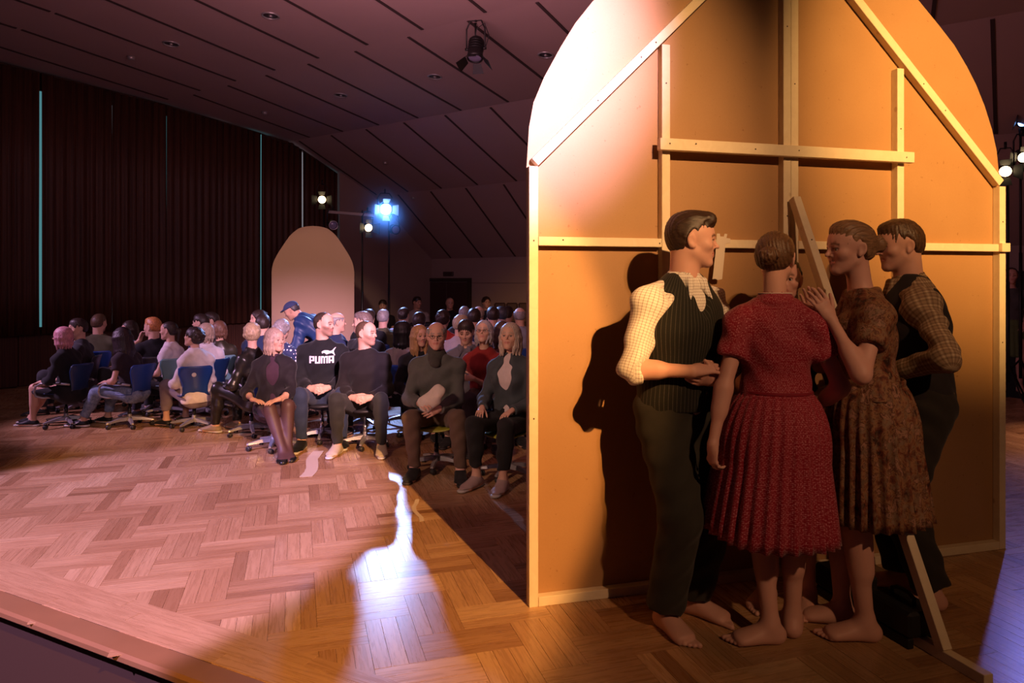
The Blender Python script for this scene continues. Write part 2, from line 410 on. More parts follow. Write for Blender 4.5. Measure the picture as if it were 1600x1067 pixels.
# stage nosing and the lower floor in front of it
NOSE = plain('stage_nosing', (0.24, 0.115, 0.048), 0.35, nscale=6)
for q in range(3):
    x_ = -5.2+0.5*q
    while x_ < 7.0:
        ln = 1.15+0.25*((q*7+int(x_*3)) % 3); c_ = EDGE_P+EDGE_D*(x_+ln/2)+EDGE_N*(0.112+0.0765*(q+.5))
        me = board_mesh('border_board', [(0, 0, (1, 0), (0, 1), ln-0.001, 0.0755, 0.35+0.3*((q*5+int(x_*7)) % 5)/5, 0.0)]); me.materials.append(PARQ)
        o = bpy.data.objects.new('border_board', me); COL.objects.link(o); o.parent = floor; o.location = (c_.x, c_.y, 0.0022); o.rotation_euler = (0, 0, math.atan2(EDGE_D.y, EDGE_D.x)); x_ += ln
nb = MB(); nb.beam(EDGE_P-EDGE_D*6.5+EDGE_N*0.05+Vector((0, 0, -0.0185)), EDGE_P+EDGE_D*8+EDGE_N*0.05+Vector((0, 0, -0.0185)), 0.13, 0.045, (0, 0, 1), 0.012)
tag(nb.build('trim_1', NOSE), kind='structure')
rb = MB(); rb.beam(EDGE_P-EDGE_D*6.5+EDGE_N*0.08+Vector((0, 0, -0.26)), EDGE_P+EDGE_D*8+EDGE_N*0.08+Vector((0, 0, -0.26)), 0.03, 0.42, (0, 0, 1), 0)
tag(rb.build('trim_2', plain('stage_riser', (0.05, 0.022, 0.010), 0.7)), kind='structure')
lo = MB(); lo.prism([(p.x, p.y) for p in (EDGE_P-EDGE_D*6.5+EDGE_N*0.1, EDGE_P+EDGE_D*8+EDGE_N*0.1, EDGE_P+EDGE_D*8-EDGE_N*6, EDGE_P-EDGE_D*6.5-EDGE_N*6)], (0, 0, -0.50), (1, 0, 0), (0, 1, 0), (0, 0, 1), 0.03)
tag(lo.build('floor_front', plain('carpet_dark', (0.030, 0.012, 0.005), 0.95, nscale=60, spec=0.04)), kind='structure')
lo = MB(); lo.box(hall((DECK_T+9.2)/2, WID/2, -0.37), (WID+.6, 9.2-DECK_T, 0.04), HMAT)
tag(lo.build('floor_back', plain('hall_carpet', (0.05, 0.03, 0.03), 0.9, nscale=40)), kind='structure')
lo = MB(); lo.box(hall(DECK_T-0.02, WID/2, -0.20), (WID+.6, 0.03, 0.30), HMAT)
tag(lo.build('trim_3', DARKW), kind='structure')
# ---- ceiling: plaster bays between row lines, dark strips painted as the shade in their slots
PLAST = plain('ceiling_plaster', (0.36, 0.25, 0.25), 0.85, nscale=1.2, namt=0.06)
cb = MB()
for (t0, z0), (t1, z1) in zip(PROF[:-1], PROF[1:]):
    n = len(cb.v)
    a = [hall(t0, -0.3, z0), hall(t0, WID, z0), hall(t1, WID, z1), hall(t1, -0.3, z1)]
    cb.add(a+[p+Vector((0, 0, 0.12)) for p in a], [(0, 1, 2, 3), (7, 6, 5, 4), (0, 3, 7, 4), (1, 5, 6, 2), (0, 4, 5, 1), (2, 6, 7, 3)])
ceil = tag(cb.build('ceiling', PLAST), kind='structure')
SLOT = plain('slot_shadow', (0.035, 0.018, 0.018), 0.9)
rows = [(0, 2.7, 2.5, 1), (1, 2.5, 2.09, 1), (2, 2.73, 2.43, 1), (3, 2.03, 2.04, 1), (4, 2.64, 2.55, 1)]
for ri, vs0, ve0, _ in rows:
    (t0, z0), (t1, z1) = PROF[ri], PROF[ri+1]
    for n in range(-3, 15):
        va, vb = vs0+.952*n, ve0+.952*n
        if va < 0.1 or vb < 0.1 or va > WID: continue
        fr = 0.03; ta, tb = t0+(t1-t0)*.015, t0+(t1-t0)*0.985
        A = hall(ta, va, z0+(z1-z0)*.015-0.003); B = hall(tb, vb, z0+(z1-z0)*.985-0.003)
        nrm = (B-A).cross(HV)
        s = MB(); s.beam(A, B, 0.040, 0.012, nrm, 0)
        s.build('slot', SLOT, ceil)
# recessed lamps (switched off)
RIM = plain('downlight_rim', (0.42, 0.40, 0.42), 0.35, 0.6); DLD = plain('downlight_dark', (0.03, 0.02, 0.025), 0.4)
def ceil_z(t):
    if t < PROF[0][0]: return PROF[0][1], 0.0
    for (t0, z0), (t1, z1) in zip(PROF[:-1], PROF[1:]):
        if t0 <= t <= t1: return z0+(z1-z0)*(t-t0)/(t1-t0), (z1-z0)/(t1-t0)
first = None
for t, v, s, lab in [(0.89, 2.74, 1, 'round recessed downlight leftmost in the ceiling above the curtains'), (1.02, 4.65, 1, 'round recessed downlight at the top of the ceiling, nearest the camera'), (3.47, 3.07, 1, 'round recessed downlight halfway down the ceiling, left of the hanging spotlight'),
                (3.54, 4.97, 1, 'round recessed downlight just below left of the hanging spotlight'), (3.61, 6.8, 1, 'round recessed downlight beside the curved edge of the wooden flat')]:
    z, sl = ceil_z(t); o = empty('downlight', hall(t, v, z), 0, lab, 'ceiling lamp', 'recessed ceiling lamps')
    M = Matrix((HV, (HU+Vector((0, 0, sl))).normalized(), HV.cross(HU+Vector((0, 0, sl))).normalized())).transposed()
    r = MB(); r.tube([M @ Vector((.095*math.cos(a), .095*math.sin(a), -0.004)) for a in np.linspace(0, 2*PI, 20, endpoint=False)], 0.012, 6, closed=True); r.build('rim', RIM, o)
    r = MB(); r.lathe([(0.088, -0.001), (0.085, 0.002)], 16, M); r.build('reflector', DLD, o)
    r = MB(); r.lathe([(0.016, -0.02), (0.022, -0.012), (0.022, 0)], 8, M); r.build('bulb', RIM, o)
for t, v, lab in [(0.86, 1.77, 'small white smoke detector on the ceiling above the first curtains'), (3.46, 1.13, 'small white smoke detector on the ceiling near the last curtains'), (5.99, 1.51, 'small white smoke detector above the blue spotlight'), (7.25, 1.09, 'small white smoke detector low on the sloping ceiling right of the blue spotlight')]:
    z, sl = ceil_z(t); r = MB(); r.lathe([(0.02, -0.05), (0.045, -0.04), (0.05, 0.0)], 12); o = r.build('smoke_detector', RIM); o.location = hall(t, v, z)
    tag(o, lab, 'detector', 'detectors on the ceiling')
# stage house above the camera
sh = MB(); sh.box(hall(-1.76, WID/2, 5.9), (WID+.6, 0.1, 2.4), HMAT)
tag(sh.build('wall_header', PLAST), kind='structure')
sh = MB(); sh.box(hall(-7.3, WID/2, 7.1), (WID+.6, 11.2, 0.1), HMAT)
tag(sh.build('ceiling_stage', plain('black_ceiling', (0.02, 0.02, 0.02), 0.9)), kind='structure')
# ---- left wall: windows and glowing grey panes behind dark curtains over a wainscot
def veneer_mat():
    m = NT('dark_curtain'); v = m.coord('Object', (55, 55, 0.6)); f = m.noise(v, 1.0, 4, 0.65)
    m.set(Base_Color=m.ramp(f, [(0.3, (0.028, 0.009, 0.004)), (0.55, (0.068, 0.022, 0.010)), (0.8, (0.12, 0.042, 0.018))]), Roughness=0.6)
    m.bump(f, 0.4, 0.01); return m.m
VEN = veneer_mat()
SILL = 0.86
wl = MB(); wl.box(hall(1.9, -0.22, SILL/2), (0.1, 10.4, SILL), HMAT); wl.box(hall(1.9, -0.22, 4.6), (0.1, 10.4, 0.4), HMAT)
wl.box(hall(1.9, -0.35, 2.4), (0.04, 10.4, 4.8), HMAT)
wallL = tag(wl.build('wall_left', plain('wall_dark', (0.05, 0.02, 0.012), 0.7, nscale=3)), kind='structure')
for k, t in enumerate((-2.2, -0.6, 1.0, 2.6, 4.2, 5.8)):
    p = MB(); p.box(hall(t, -0.16, SILL/2), (0.03, 1.59, SILL-0.02), HMAT, 0.004); p.build('panel', VEN, wallL)
slit = [-1.45, -0.5, 0.45, 1.47, 2.37, 3.32, 4.24, 5.2, 6.12]
glow = {0.45: 1, 2.37: .55, 4.24: .8, 6.12: .5, -0.5: .6}
DAY = emis('dusk_window', (0.16, 0.50, 0.56), 0.42); GREY_GLOW = emis('grey_slit_glow', (0.36, 0.36, 0.40), 0.45)  # the grey panes glow in place of a lit pillar behind the slits
for k, t in enumerate(slit):
    p = MB(); p.box(hall(t, -0.22, (SILL+4.4)/2), (0.02, 0.5, 4.4-SILL), HMAT)
    wn = tag(p.build('window_%d' % (k+1), DAY if t in glow else GREY_GLOW), kind='structure')
    p = MB()
    for dx in (-.25, .25): p.box(hall(t+dx, -0.20, (SILL+4.4)/2), (0.05, 0.05, 4.4-SILL), HMAT)
    p.build('frame', DARKW, wn)
ends = slit
for k in range(len(ends)-1):
    a, b = ends[k], ends[k+1]; ga = (0.009 if a != 2.37 else 0.005) if a in glow else 0.0055; gb = (0.009 if b != 2.37 else 0.005) if b in glow else 0.0055
    if a == 0.45: ga = 0.018
    if b == 0.45: gb = 0.018
    N = 46; vs = []; fs = []; rc = random.Random(k)
    zt = lambda t: ceil_z(t)[0]-0.04
    for i in range(N+1):
        f = i/N; t = a+ga+(b-gb-a-ga)*f
        off = 0.02*math.sin(f*2*PI*7+k)+0.007*math.sin(f*2*PI*17+2*k)
        wob = 0.004*math.sin(k*3+i)
        for z in (SILL-0.10, SILL+0.5, 2.0, 3.2, zt(t)):
            dt = 0.02*math.sin(z*1.3+k*2)*(1 if i == N else 0)*(0.5 if gb > .01 else 0.2)
            vs.append(hall(t+dt*0.5, -0.055+off*(1.0 if z < 4 else 0.6)+wob, z))
    for i in range(N):
        for q in range(4): n = i*5+q; fs.append((n, n+5, n+6, n+1))
    c = MB(); c.add(vs, fs, True); o = c.build('curtain', VEN)
    so = o.modifiers.new('thick', 'SOLIDIFY'); so.thickness = 0.006
    words = ['furthest left, off the frame', 'at the left edge of the picture', 'first whole curtain right of the brightest cyan light slit', 'between the grey slit and the second cyan slit', 'right of the second cyan slit', 'left of the third cyan slit', 'behind the small arch, left of the grey slit', 'last before the plaster corner, behind the lamp stands']
    tag(o, 'tall dark brown pleated curtain, '+words[k], 'curtain', 'dark curtains along the left wall')
    o2 = MB(); o2.tube([hall(a+ga, -0.055, zt(a+ga)), hall(b-gb, -0.055, zt(b-gb))], 0.014, 6); o2.build('rail', DARKW, o)
# plaster end of the left wall, back wall with door, right wall
PW = plain('wall_plaster', (0.30, 0.22, 0.21), 0.85, nscale=1.5, namt=0.06)
p = MB(); p.box(hall(8.1, -0.08, 1.5), (0.16, 2.1, 4.4), HMAT); p.box(hall(6.6, -0.04, 1.9), (0.1, 0.93, 4.2), HMAT)
tag(p.build('wall_left_end', PW), kind='structure')
BT = 9.08
p = MB(); p.box(hall(BT+0.08, WID/2, 0.75), (WID+.6, 0.16, 2.8), HMAT)
wb = tag(p.build('wall_back', PW), kind='structure')
p = MB(); p.box(hall(BT-0.004, WID/2, 1.50), (WID, 0.010, 0.012), HMAT); p.build('molding', plain('seam', (0.14, 0.10, 0.10), 0.8), wb)
dr = MB()
def back_t(px):     # v of a back wall point under a column
    k = (px-800)/F; P0 = hall(BT, 0); return (k*P0.y-P0.x)/(HV.x-k*HV.y)
va, vb = back_t(667), back_t(735)
D1M = plain('door_dark', (0.045, 0.02, 0.018), 0.5, nscale=4)
for (s0, s1) in ((va+.04, (va+vb)/2-.004), ((va+vb)/2+.004, vb-.04)):
    dr.box(hall(BT-0.03, (s0+s1)/2, (-.34+1.52)/2), (s1-s0, 0.05, 1.85), HMAT, 0.004)
door = tag(dr.build('door_1', D1M), kind='structure')
fr = MB()
for s in (va, vb): fr.box(hall(BT-0.03, s, 0.60), (0.08, 0.09, 1.92), HMAT)
fr.box(hall(BT-0.03, (va+vb)/2, 1.575), (vb-va+.08, 0.09, 0.08), HMAT); fr.build('frame', DARKW, door)
hd = MB(); hd.tube([hall(BT-0.1, (va+vb)/2+.06, 0.45), hall(BT-0.1, (va+vb)/2+.18, 0.45)], 0.012, 6); hd.build('handle', RIM, door)
es = MB(); es.box(hall(BT-0.04, back_t(702), 1.72), (0.30, 0.05, 0.10), HMAT, 0.006); o = es.build('exit_lamp', plain('exit_dark', (0.05, 0.03, 0.03), 0.4))
tag(o, 'unlit dark exit lamp box on the back wall above the double door', 'lamp')
p = MB(); p.box(hall(3.0, WID+0.05, 2.2), (0.1, 14.0, 5.6), HMAT)
tag(p.build('wall_right', plain('wall_right_dark', (0.05, 0.025, 0.03), 0.8)), kind='structure')
p = MB(); p.box(hall(BT-0.12, 13.2, 0.55), (4.2, 0.06, 2.3), HMAT, 0.01)
tag(p.build('drape', plain('black_drape', (0.012, 0.010, 0.012), 0.8)), 'wide black drape hung on the back wall right of the wooden flat', 'drape')
# ================================================================== big arched flat seen from behind
FA = gp(827, 950); FB = gp(1567, 858); FE = (FB-FA).normalized(); FN = Vector((FE.y, -FE.x, 0)); UP = Vector((0, 0, 1))
def fp(a, z, d=0.0): return FA+FE*a+UP*z+FN*d
def pine_mat(name, tint=1.0):
    m = NT(name); v = m.coord('Object', (9, 9, 9)); f = m.noise(v, 1.5, 5, 0.6, 1.4)
    kn = m.n('ShaderNodeTexVoronoi', Vector=m.coord('Object', (4.5, 4.5, 3.5)), Scale=1.3).outputs['Distance']
    k = m.ramp(kn, [(0.05, (1, 1, 1)), (0.085, (0, 0, 0))])
    c = m.mix(f, (0.70*tint, 0.56*tint, 0.38*tint), (0.84*tint, 0.73*tint, 0.54*tint)); c = m.mix(m.math('MULTIPLY', k, 0.5), c, (0.40, 0.22, 0.10))
    m.set(Base_Color=c, Roughness=0.6); m.bump(f, 0.1, 0.003); return m.m
PINE = pine_mat('pine')
def hardboard_mat():
    m = NT('hardboard'); v = m.coord('Object'); f = m.noise(v, 130, 3, 0.7); g = m.noise(v, 3.5, 4)
    sp = m.noise(v, 45, 2)
    c = m.mix(g, (0.38, 0.205, 0.088), (0.46, 0.265, 0.125)); c = m.mix(m.math('MULTIPLY', f, 0.35), c, (0.26, 0.13, 0.05))
    c = m.mix(m.ramp(sp, [(0.70, (0, 0, 0)), (0.76, (1, 1, 1))]), c, (0.30, 0.15, 0.06))
    m.set(Base_Color=c, Roughness=0.5); m.bump(f, 0.08, 0.002); return m.m
HB = hardboard_mat()
flat = empty('stage_flat', FA, 0, 'tall arched wooden stage flat seen from behind, pine battens on brown hardboard', 'stage flat')
def fpart(mb, name, mat=PINE):
    o = mb.build(name, mat, flat); o.matrix_parent_inverse = Matrix.Translation(-FA); return o
arcL = [(0, 0.0), (0, 2.11), (0.012, 2.30), (0.035, 2.42), (0.088, 2.545), (0.173, 2.70), (0.25, 2.825), (0.34, 2.94), (0.46, 3.065), (0.6, 3.185), (0.75, 3.30), (0.9, 3.395), (1.08, 3.49), (1.26, 3.56), (1.44, 3.60)]
arcR = [(1.44, 3.60), (1.62, 3.56), (1.82, 3.475), (2.0, 3.37), (2.16, 3.26), (2.313, 3.143), (2.45, 3.02), (2.56, 2.915), (2.65, 2.80), (2.717, 2.70), (2.78, 2.58), (2.835, 2.444), (2.87, 2.32), (2.885, 2.20), (2.885, 2.11), (2.885, 0.0)]
for outl in (arcL+[(1.44, 0.0)], arcR+[(1.44, 0.0)]):
    p = MB(); p.prism(outl, fp(0, 0, -0.0455), FE, UP, FN, -0.006); fpart(p, 'hardboard_sheet', HB)
T = 0.045
def batten(a0, z0, a1, z1, name, d0=-T, w=T, t=T):
    p = MB(); p.beam(fp(a0, z0, d0+t/2), fp(a1, z1, d0+t/2), w, t, FN, 0.002); return fpart(p, name)
batten(0.0225, 0, 0.0225, 2.105, 'post'); batten(2.862, 0, 2.862, 2.105, 'post')
batten(0.716, 0.047, 0.716, 2.745, 'post'); batten(2.145, 0.047, 2.145, 2.735, 'post')
batten(1.418, 0.047, 1.418, 3.46, 'post'); batten(1.4645, 0.047, 1.4645, 3.46, 'post')
batten(0.047, 0.0225, 2.838, 0.0225, 'bottom_rail')
for a, b in ((0.047, 0.692), (0.740, 1.394), (1.489, 2.121), (2.169, 2.838)): batten(a, 1.748, b, 1.748, 'cross_rail', w=0.043)
batten(0.03, 2.125, 1.41, 3.49, 'brace'); batten(2.855, 2.125, 1.472, 3.47, 'brace', w=0.047)
batten(0.665, 2.237, 2.20, 2.237, 'upper_rail', d0=0.001, w=0.058, t=0.038)
p = MB(); p.box(fp(2.862, 1.75, 0.012), (0.06, 0.022, 0.05), Matrix((FE, FN, UP)).transposed(), 0.002); fpart(p, 'joint_block')
def paper(name, pts, mat):
    p = MB(); p.prism(pts, fp(0, 0, 0.0012), FE, UP, FN, 0.0012); return fpart(p, name, mat)
TAPE = plain('paper_tape', (0.70, 0.60, 0.50), 0.6)
t_ = paper('paper_tape', [(1.0, 1.80), (0.998, 1.775), (0.992, 1.70), (0.975, 1.566), (0.99, 1.568), (1.005, 1.562), (1.03, 1.566), (1.045, 1.70), (1.05, 1.75), (1.078, 1.752), (1.078, 1.775), (1.055, 1.778), (1.06, 1.798), (1.045, 1.80), (1.04, 1.785), (1.02, 1.785), (1.017, 1.80)], TAPE)
SCR = plain('screw_head', (0.12, 0.08, 0.05), 0.4, 0.6)
p = MB()
for a, z, d in [(0.0225, 1.75, 0), (0.17, 1.755, 0), (0.68, 1.745, 0), (0.35, 2.44, 0), (0.66, 2.75, 0), (0.58, 2.67, 0), (0.716, 2.55, 0), (0.716, 2.24, .04), (0.86, 2.245, .04), (1.20, 2.235, .04), (1.46, 2.24, .04), (2.145, 2.235, .04), (2.145, 1.9, 0), (2.145, 2.4, 0), (2.3, 2.66, 0), (2.45, 2.52, 0), (2.862, 1.9, 0), (0.0225, 0.9, 0), (1.464, 2.6, 0), (1.418, 2.9, 0), (1.418, 1.9, 0), (2.86, 1.2, 0)]:
    p.lathe([(0.004, 0), (0.004, 0.0012)], 6, Matrix((FE, UP, FN)).transposed(), fp(a, z, d+0.0002))
o = fpart(p, 'screws', SCR); o['kind'] = 'stuff'
# slanted prop with its foot rail on the floor
s_top = fp(1.44, 1.99, 0.03); s_bot = gp(1475, 1032)+UP*0.045
p = MB(); p.beam(s_top, s_bot, 0.045, 0.045, FE, 0.002); o = fpart(p, 'prop'); 
f_end = gp(1545, 1072)+UP*0.0225; f_beg = fp(1.50, 0.0225, 0.004)
p = MB(); p.beam(f_beg, f_end, 0.045, 0.044, UP, 0.002); fpart(p, 'foot_rail')
for k in (0.12, 0.3):
    q = s_top.lerp(s_bot, k); p = MB(); p.lathe([(0.004, 0), (0.004, 0.024)], 6, Matrix((FE, UP, FN)).transposed(), q-FN*0.0+Vector((0, 0, 0.01))); o = fpart(p, 'screw', SCR)
WGT = plain('cast_black', (0.008, 0.007, 0.007), 0.6, 0.0, 20)
fd = (f_end-f_beg).normalized(); fx = Vector((fd.y, -fd.x, 0)); fa = math.atan2(fd.y, fd.x)
wlab = ['black stage weight on the foot rail of the flat, nearest the slanted prop', 'black stage weight on the foot rail of the flat, nearer the hardboard']
for i, k in enumerate((0.62, 0.30)):
    c = f_beg.lerp(f_end, k); wgt = empty('stage_weight', (c.x, c.y, 0.0462), fa, wlab[i], 'weight', 'stage weights')
    q = MB(); q.box((0, 0, 0.055), (0.24, 0.17, 0.11), None, 0.012); q.build('block', WGT, wgt)
    q = MB(); q.tube([(-0.06, 0, 0.105), (-0.06, 0, 0.14), (-0.03, 0, 0.155), (0.03, 0, 0.155), (0.06, 0, 0.14), (0.06, 0, 0.105)], 0.009, 6); q.build('grip', WGT, wgt)
    q = MB()
    for sx in (-1, 1): q.box((0, sx*0.066, -0.023), (0.22, 0.03, 0.044), None, 0.004)
    q.build('cheek', WGT, wgt)
# ================================================================== small arch far back
sa_Y = 11.8; sa_c = pt(489.5, 540, sa_Y); sa_s = sa_Y/F
ol = [(-62.5, 0), (-62.5, 165)]
arch_pts = [(62.5-0.0, 165)]
shape = [(1.0, 0.0), (0.985, .10), (0.95, .22), (0.87, .37), (0.78, .50), (0.67, .65), (0.556, .79), (0.44, .885), (0.33, .95), (0.17, .988), (0.0, 1.0)]
base_z = 0.0; sh_z = pt(0, 425, sa_Y).z; top_z = pt(0, 353, sa_Y).z; hw = 62.5*sa_s
_t = np.linspace(0, 1, len(shape)); _x = np.array([q[0] for q in shape]); _y = np.array([q[1] for q in shape])
def _cr(P, u):
    n = len(P)-1; i = min(int(u*n), n-1); f = u*n-i; a, b, c, d = P[max(i-1, 0)], P[i], P[i+1], P[min(i+2, n)]
    return .5*((2*b)+(-a+c)*f+(2*a-5*b+4*c-d)*f*f+(-a+3*b-3*c+d)*f**3)
shape = [(float(_cr(_x, u)), float(_cr(_y, u))) for u in np.linspace(0, 1, 41)]
outl = [(-hw, 0), (-hw, sh_z)]+[(-hw*x, sh_z+(top_z-sh_z)*y) for x, y in shape[1:]]+[(hw*x, sh_z+(top_z-sh_z)*y) for x, y in shape[-2::-1]]+[(hw, 0)]
arch = empty('arch_flat', (sa_c.x, sa_Y, 0), 0.16, 'small pale pointed arch flat standing far back before the dark curtains', 'stage flat')
p = MB(); p.prism(outl, (0, 0, 0), (1, 0, 0), (0, 0, 1), (0, 1, 0), 0.008); p.build('board', plain('arch_paint', (0.42, 0.27, 0.19), 0.7, nscale=2, namt=0.05), arch)
for x in (-hw+.03, hw-.03):
    p = MB(); p.beam((x, 0.032, 0), (x, 0.032, sh_z), 0.045, 0.045, (0, 1, 0), 0.002); p.build('post', PINE, arch)
p = MB(); p.beam((-hw+.06, 0.032, 0.03), (hw-.06, 0.032, 0.03), 0.045, 0.045, (0, 1, 0), 0.002); p.build('bottom_rail', PINE, arch)
p = MB(); p.beam((0, 0.05, sh_z-.2), (0, 0.75, 0.03), 0.045, 0.045, (1, 0, 0), 0.002); p.build('prop', PINE, arch)
# ================================================================== stage lamps
BLKM = plain('lamp_black', (0.012, 0.011, 0.012), 0.45, 0.3)
STEEL = plain('bar_steel', (0.34, 0.30, 0.28), 0.4, 0.4)
def lens_mat(name, col, st): return emis(name, col, st)
L_BLUE = lens_mat('lens_blue', (0.25, 0.55, 1.0), 45); L_WARM = lens_mat('lens_warm', (1.0, 0.72, 0.38), 9); L_OFF = plain('lens_off', (0.20, 0.18, 0.30), 0.12)
RINGM = plain('lens_ring', (0.55, 0.50, 0.62), 0.3, 0.5)
FL_B = plain('flap_blue', (0.5, 0.5, 0.55), 0.4)
def lamp(loc, aim, label, lens, r=0.09, ln=0.24, doors=True, group='stage spotlights', up=0.35, ring=False, cable=None, door_mat=None):
    loc = Vector(loc); o = empty('stage_spotlight', loc, 0, label, 'spotlight', group)
    d = (Vector(aim)-loc).normalized(); M3 = d.to_track_quat('Z', 'Y').to_matrix()
    def P(x, y, z): return M3 @ Vector((x, y, z))
    m = MB(); m.lathe([(r*.75, -ln), (r*1.0, -ln*.9), (r*1.0, -ln*.2), (r*1.08, -ln*.15), (r*1.08, 0.0), (r*.94, 0.0), (r*.94, -0.02)], 16, M3)
    for k in range(4): m.lathe([(r*1.03, -ln*(.45+.12*k)), (r*1.07, -ln*(.44+.12*k)), (r*1.03, -ln*(.42+.12*k))], 16, M3)
    m.build('housing', BLKM, o)
    m = MB(); m.lathe([(r*.93, -0.016), (r*.8, -0.008), (r*.4, 0.0), (0.001, 0.003)], 16, M3); m.build('lens', lens, o)
    if ring: m = MB(); m.tube([P(r*1.0*math.cos(a), r*1.0*math.sin(a), 0.004) for a in np.linspace(0, 2*PI, 24, endpoint=False)], 0.008, 6, closed=True); m.build('lens_ring', RINGM, o)
    if doors:
        for k, (len_, wd) in enumerate(((.13, .16), (.11, .11), (.13, .16), (.11, .11))):
            a = k*PI/2; m = MB()
            c, s = math.cos(a), math.sin(a)
            def Q(u, rr, z): return P(c*rr-s*u, s*rr+c*u, z)
            r0, r1 = r*1.1, r*1.1+len_*.72; hw0 = wd*.42; hw1 = wd*.62
            v = [Q(-hw0, r0, 0.004), Q(hw0, r0, 0.004), Q(hw1, r1, len_*.8), Q(-hw1, r1, len_*.8)]
            nn = (v[1]-v[0]).cross(v[2]-v[0]).normalized()*0.003
            m.add(v+[x+nn for x in v], [(0, 1, 2, 3), (7, 6, 5, 4), (0, 4, 5, 1), (1, 5, 6, 2), (2, 6, 7, 3), (3, 7, 4, 0)]); m.build('barn_door', door_mat or BLKM, o)
    hx = Vector((d.y, -d.x, 0)).normalized() if abs(d.z) < .99 else Vector((1, 0, 0)); mid = d*(-ln*.5)
    m = MB(); y0 = r*1.25
    m.tube([mid-hx*y0, mid-hx*y0+UP*up*.55, mid-hx*y0*.6+UP*up*.78, mid+hx*y0*.6+UP*up*.78, mid+hx*y0+UP*up*.55, mid+hx*y0], 0.010, 6); m.build('yoke', BLKM, o)
    for sg in (-1, 1): m = MB(); m.tube([mid+hx*sg*y0*1.15, mid+hx*sg*r*.9], 0.018, 8); m.build('knob', BLKM, o)
    m = MB(); m.tube([mid+UP*up*.75, mid+UP*up*1.0], 0.016, 8); m.build('clamp', BLKM, o)
    if cable:
        m = MB(); m.tube([Vector(q)-loc for q in cable], 0.006, 5); m.build('cable', BLKM, o)
    return o
def stand(x, y, z, label, bar=None):
    o = empty('lamp_stand', (x, y, 0), 0, label, 'stand', 'lamp stands')
    m = MB(); m.tube([(0, 0, 0.30), (0, 0, z*.55)], 0.020, 8); m.tube([(0, 0, z*.5), (0, 0, z)], 0.015, 8); m.build('pole', BLKM, o)
    for k in range(3):
        a = k*2*PI/3+.4; m = MB(); m.tube([(0, 0, 0.55), (.30*math.cos(a), .30*math.sin(a), 0.14), (.46*math.cos(a), .46*math.sin(a), 0.012)], 0.012, 6); m.build('leg', BLKM, o)
    if bar:
        m = MB(); m.beam(Vector(bar[0])-Vector((x, y, 0)), Vector(bar[1])-Vector((x, y, 0)), 0.05, 0.05, UP, 0.004); m.build('crossbar', STEEL, o)
    return o
# hanging spotlight under the ceiling
hz_ = pt(743, 70, 8.15)
h = lamp(pt(742, 92, 8.15), pt(738, 92, 8.15)+Vector((-0.05, -0.35, -1.2)), 'black spotlight with barn doors hanging from the ceiling left of the wooden flat', L_OFF, 0.088, 0.27, up=0.42, group=None,
         cable=[pt(742, 62, 8.15), pt(742, 48, 8.15)+Vector((.02, 0, .02)), pt(757, 36, 8.15), pt(764, 55, 8.15), pt(758, 76, 8.15)])
m = MB(); m.tube([pt(742, 66, 8.15)+Vector((0, .12, 0)), pt(742, 28, 8.15)+Vector((0, .12, 0))], 0.010, 6); m.lathe([(0.02, 0), (0.035, 0.02), (0.02, 0.05)], 8, None, pt(742, 31, 8.15)+Vector((0, .12, 0)))
o = m.build('hanger', BLKM, h); o.matrix_parent_inverse = Matrix.Translation(-h.location)
LT = Vector((0.5, 4.0, 0.8))
s1 = pt(503, 312, 12.9); lamp(s1, LT+Vector((-2, 0, 0)), 'lit warm spotlight above the small arch, before the curtains', L_WARM, 0.075, 0.22)
stand(s1.x, s1.y+0.14, s1.z-0.10, 'black lamp stand behind the small arch under the upper warm spotlight')
b0 = pt(513, 331, 12.5); b1 = pt(589, 337, 12.5); sx = pt(566, 333, 12.5)
stand(sx.x, sx.y, sx.z+0.05, 'black lamp stand with a pale crossbar, right of the small arch', (b0, b1))
q = pt(521, 352, 12.4); lamp(q, LT, 'unlit spotlight with a pale lens ring hanging at the left end of the crossbar', L_OFF, 0.075, 0.2, False, ring=True)
q = pt(576, 356, 12.4); lamp(q, LT+Vector((.5, 0, 0)), 'lit warm spotlight under the crossbar, below left of the blue spotlight', L_WARM, 0.072, 0.2)
q = BLUE_POS; lamp(q, LT, 'brightly lit blue spotlight right of the small arch', L_BLUE, 0.105, 0.26, door_mat=FL_B)
stand(q.x+0.03, q.y+0.14, q.z-0.1, 'black lamp stand under the blue spotlight')
q = pt(619, 359, 12.75); lamp(q, LT+Vector((3, 0, 0)), 'unlit dark spotlight below right of the blue spotlight', L_OFF, 0.08, 0.2, False)
R0 = Vector((-1, 4.5, 0))
q = pt(1571, 268, 8.6); lamp(q, Vector((2.5, 3.5, 1.2)), 'lit warm spotlight just beside the right edge of the wooden flat', L_WARM, 0.07, 0.2)
stand(q.x+0.1, q.y+0.1, q.z-0.08, 'black lamp stand behind the right edge of the wooden flat')
q = pt(1601, 188, 8.9); lamp(q, Vector((6.6, 3.0, 0.4)), 'lit blue spotlight at the right edge of the picture', lens_mat('lens_blue_far', (0.2, 0.4, 1), 9), 0.09, 0.24)
stand(q.x+0.05, q.y+0.14, q.z-0.1, 'black lamp stand at the right edge of the picture')
q = pt(1600, 246, 8.8); lamp(q, Vector((4, 3.0, 0.6)), 'lit warm spotlight under the blue one at the right edge of the picture', L_WARM, 0.07, 0.2)
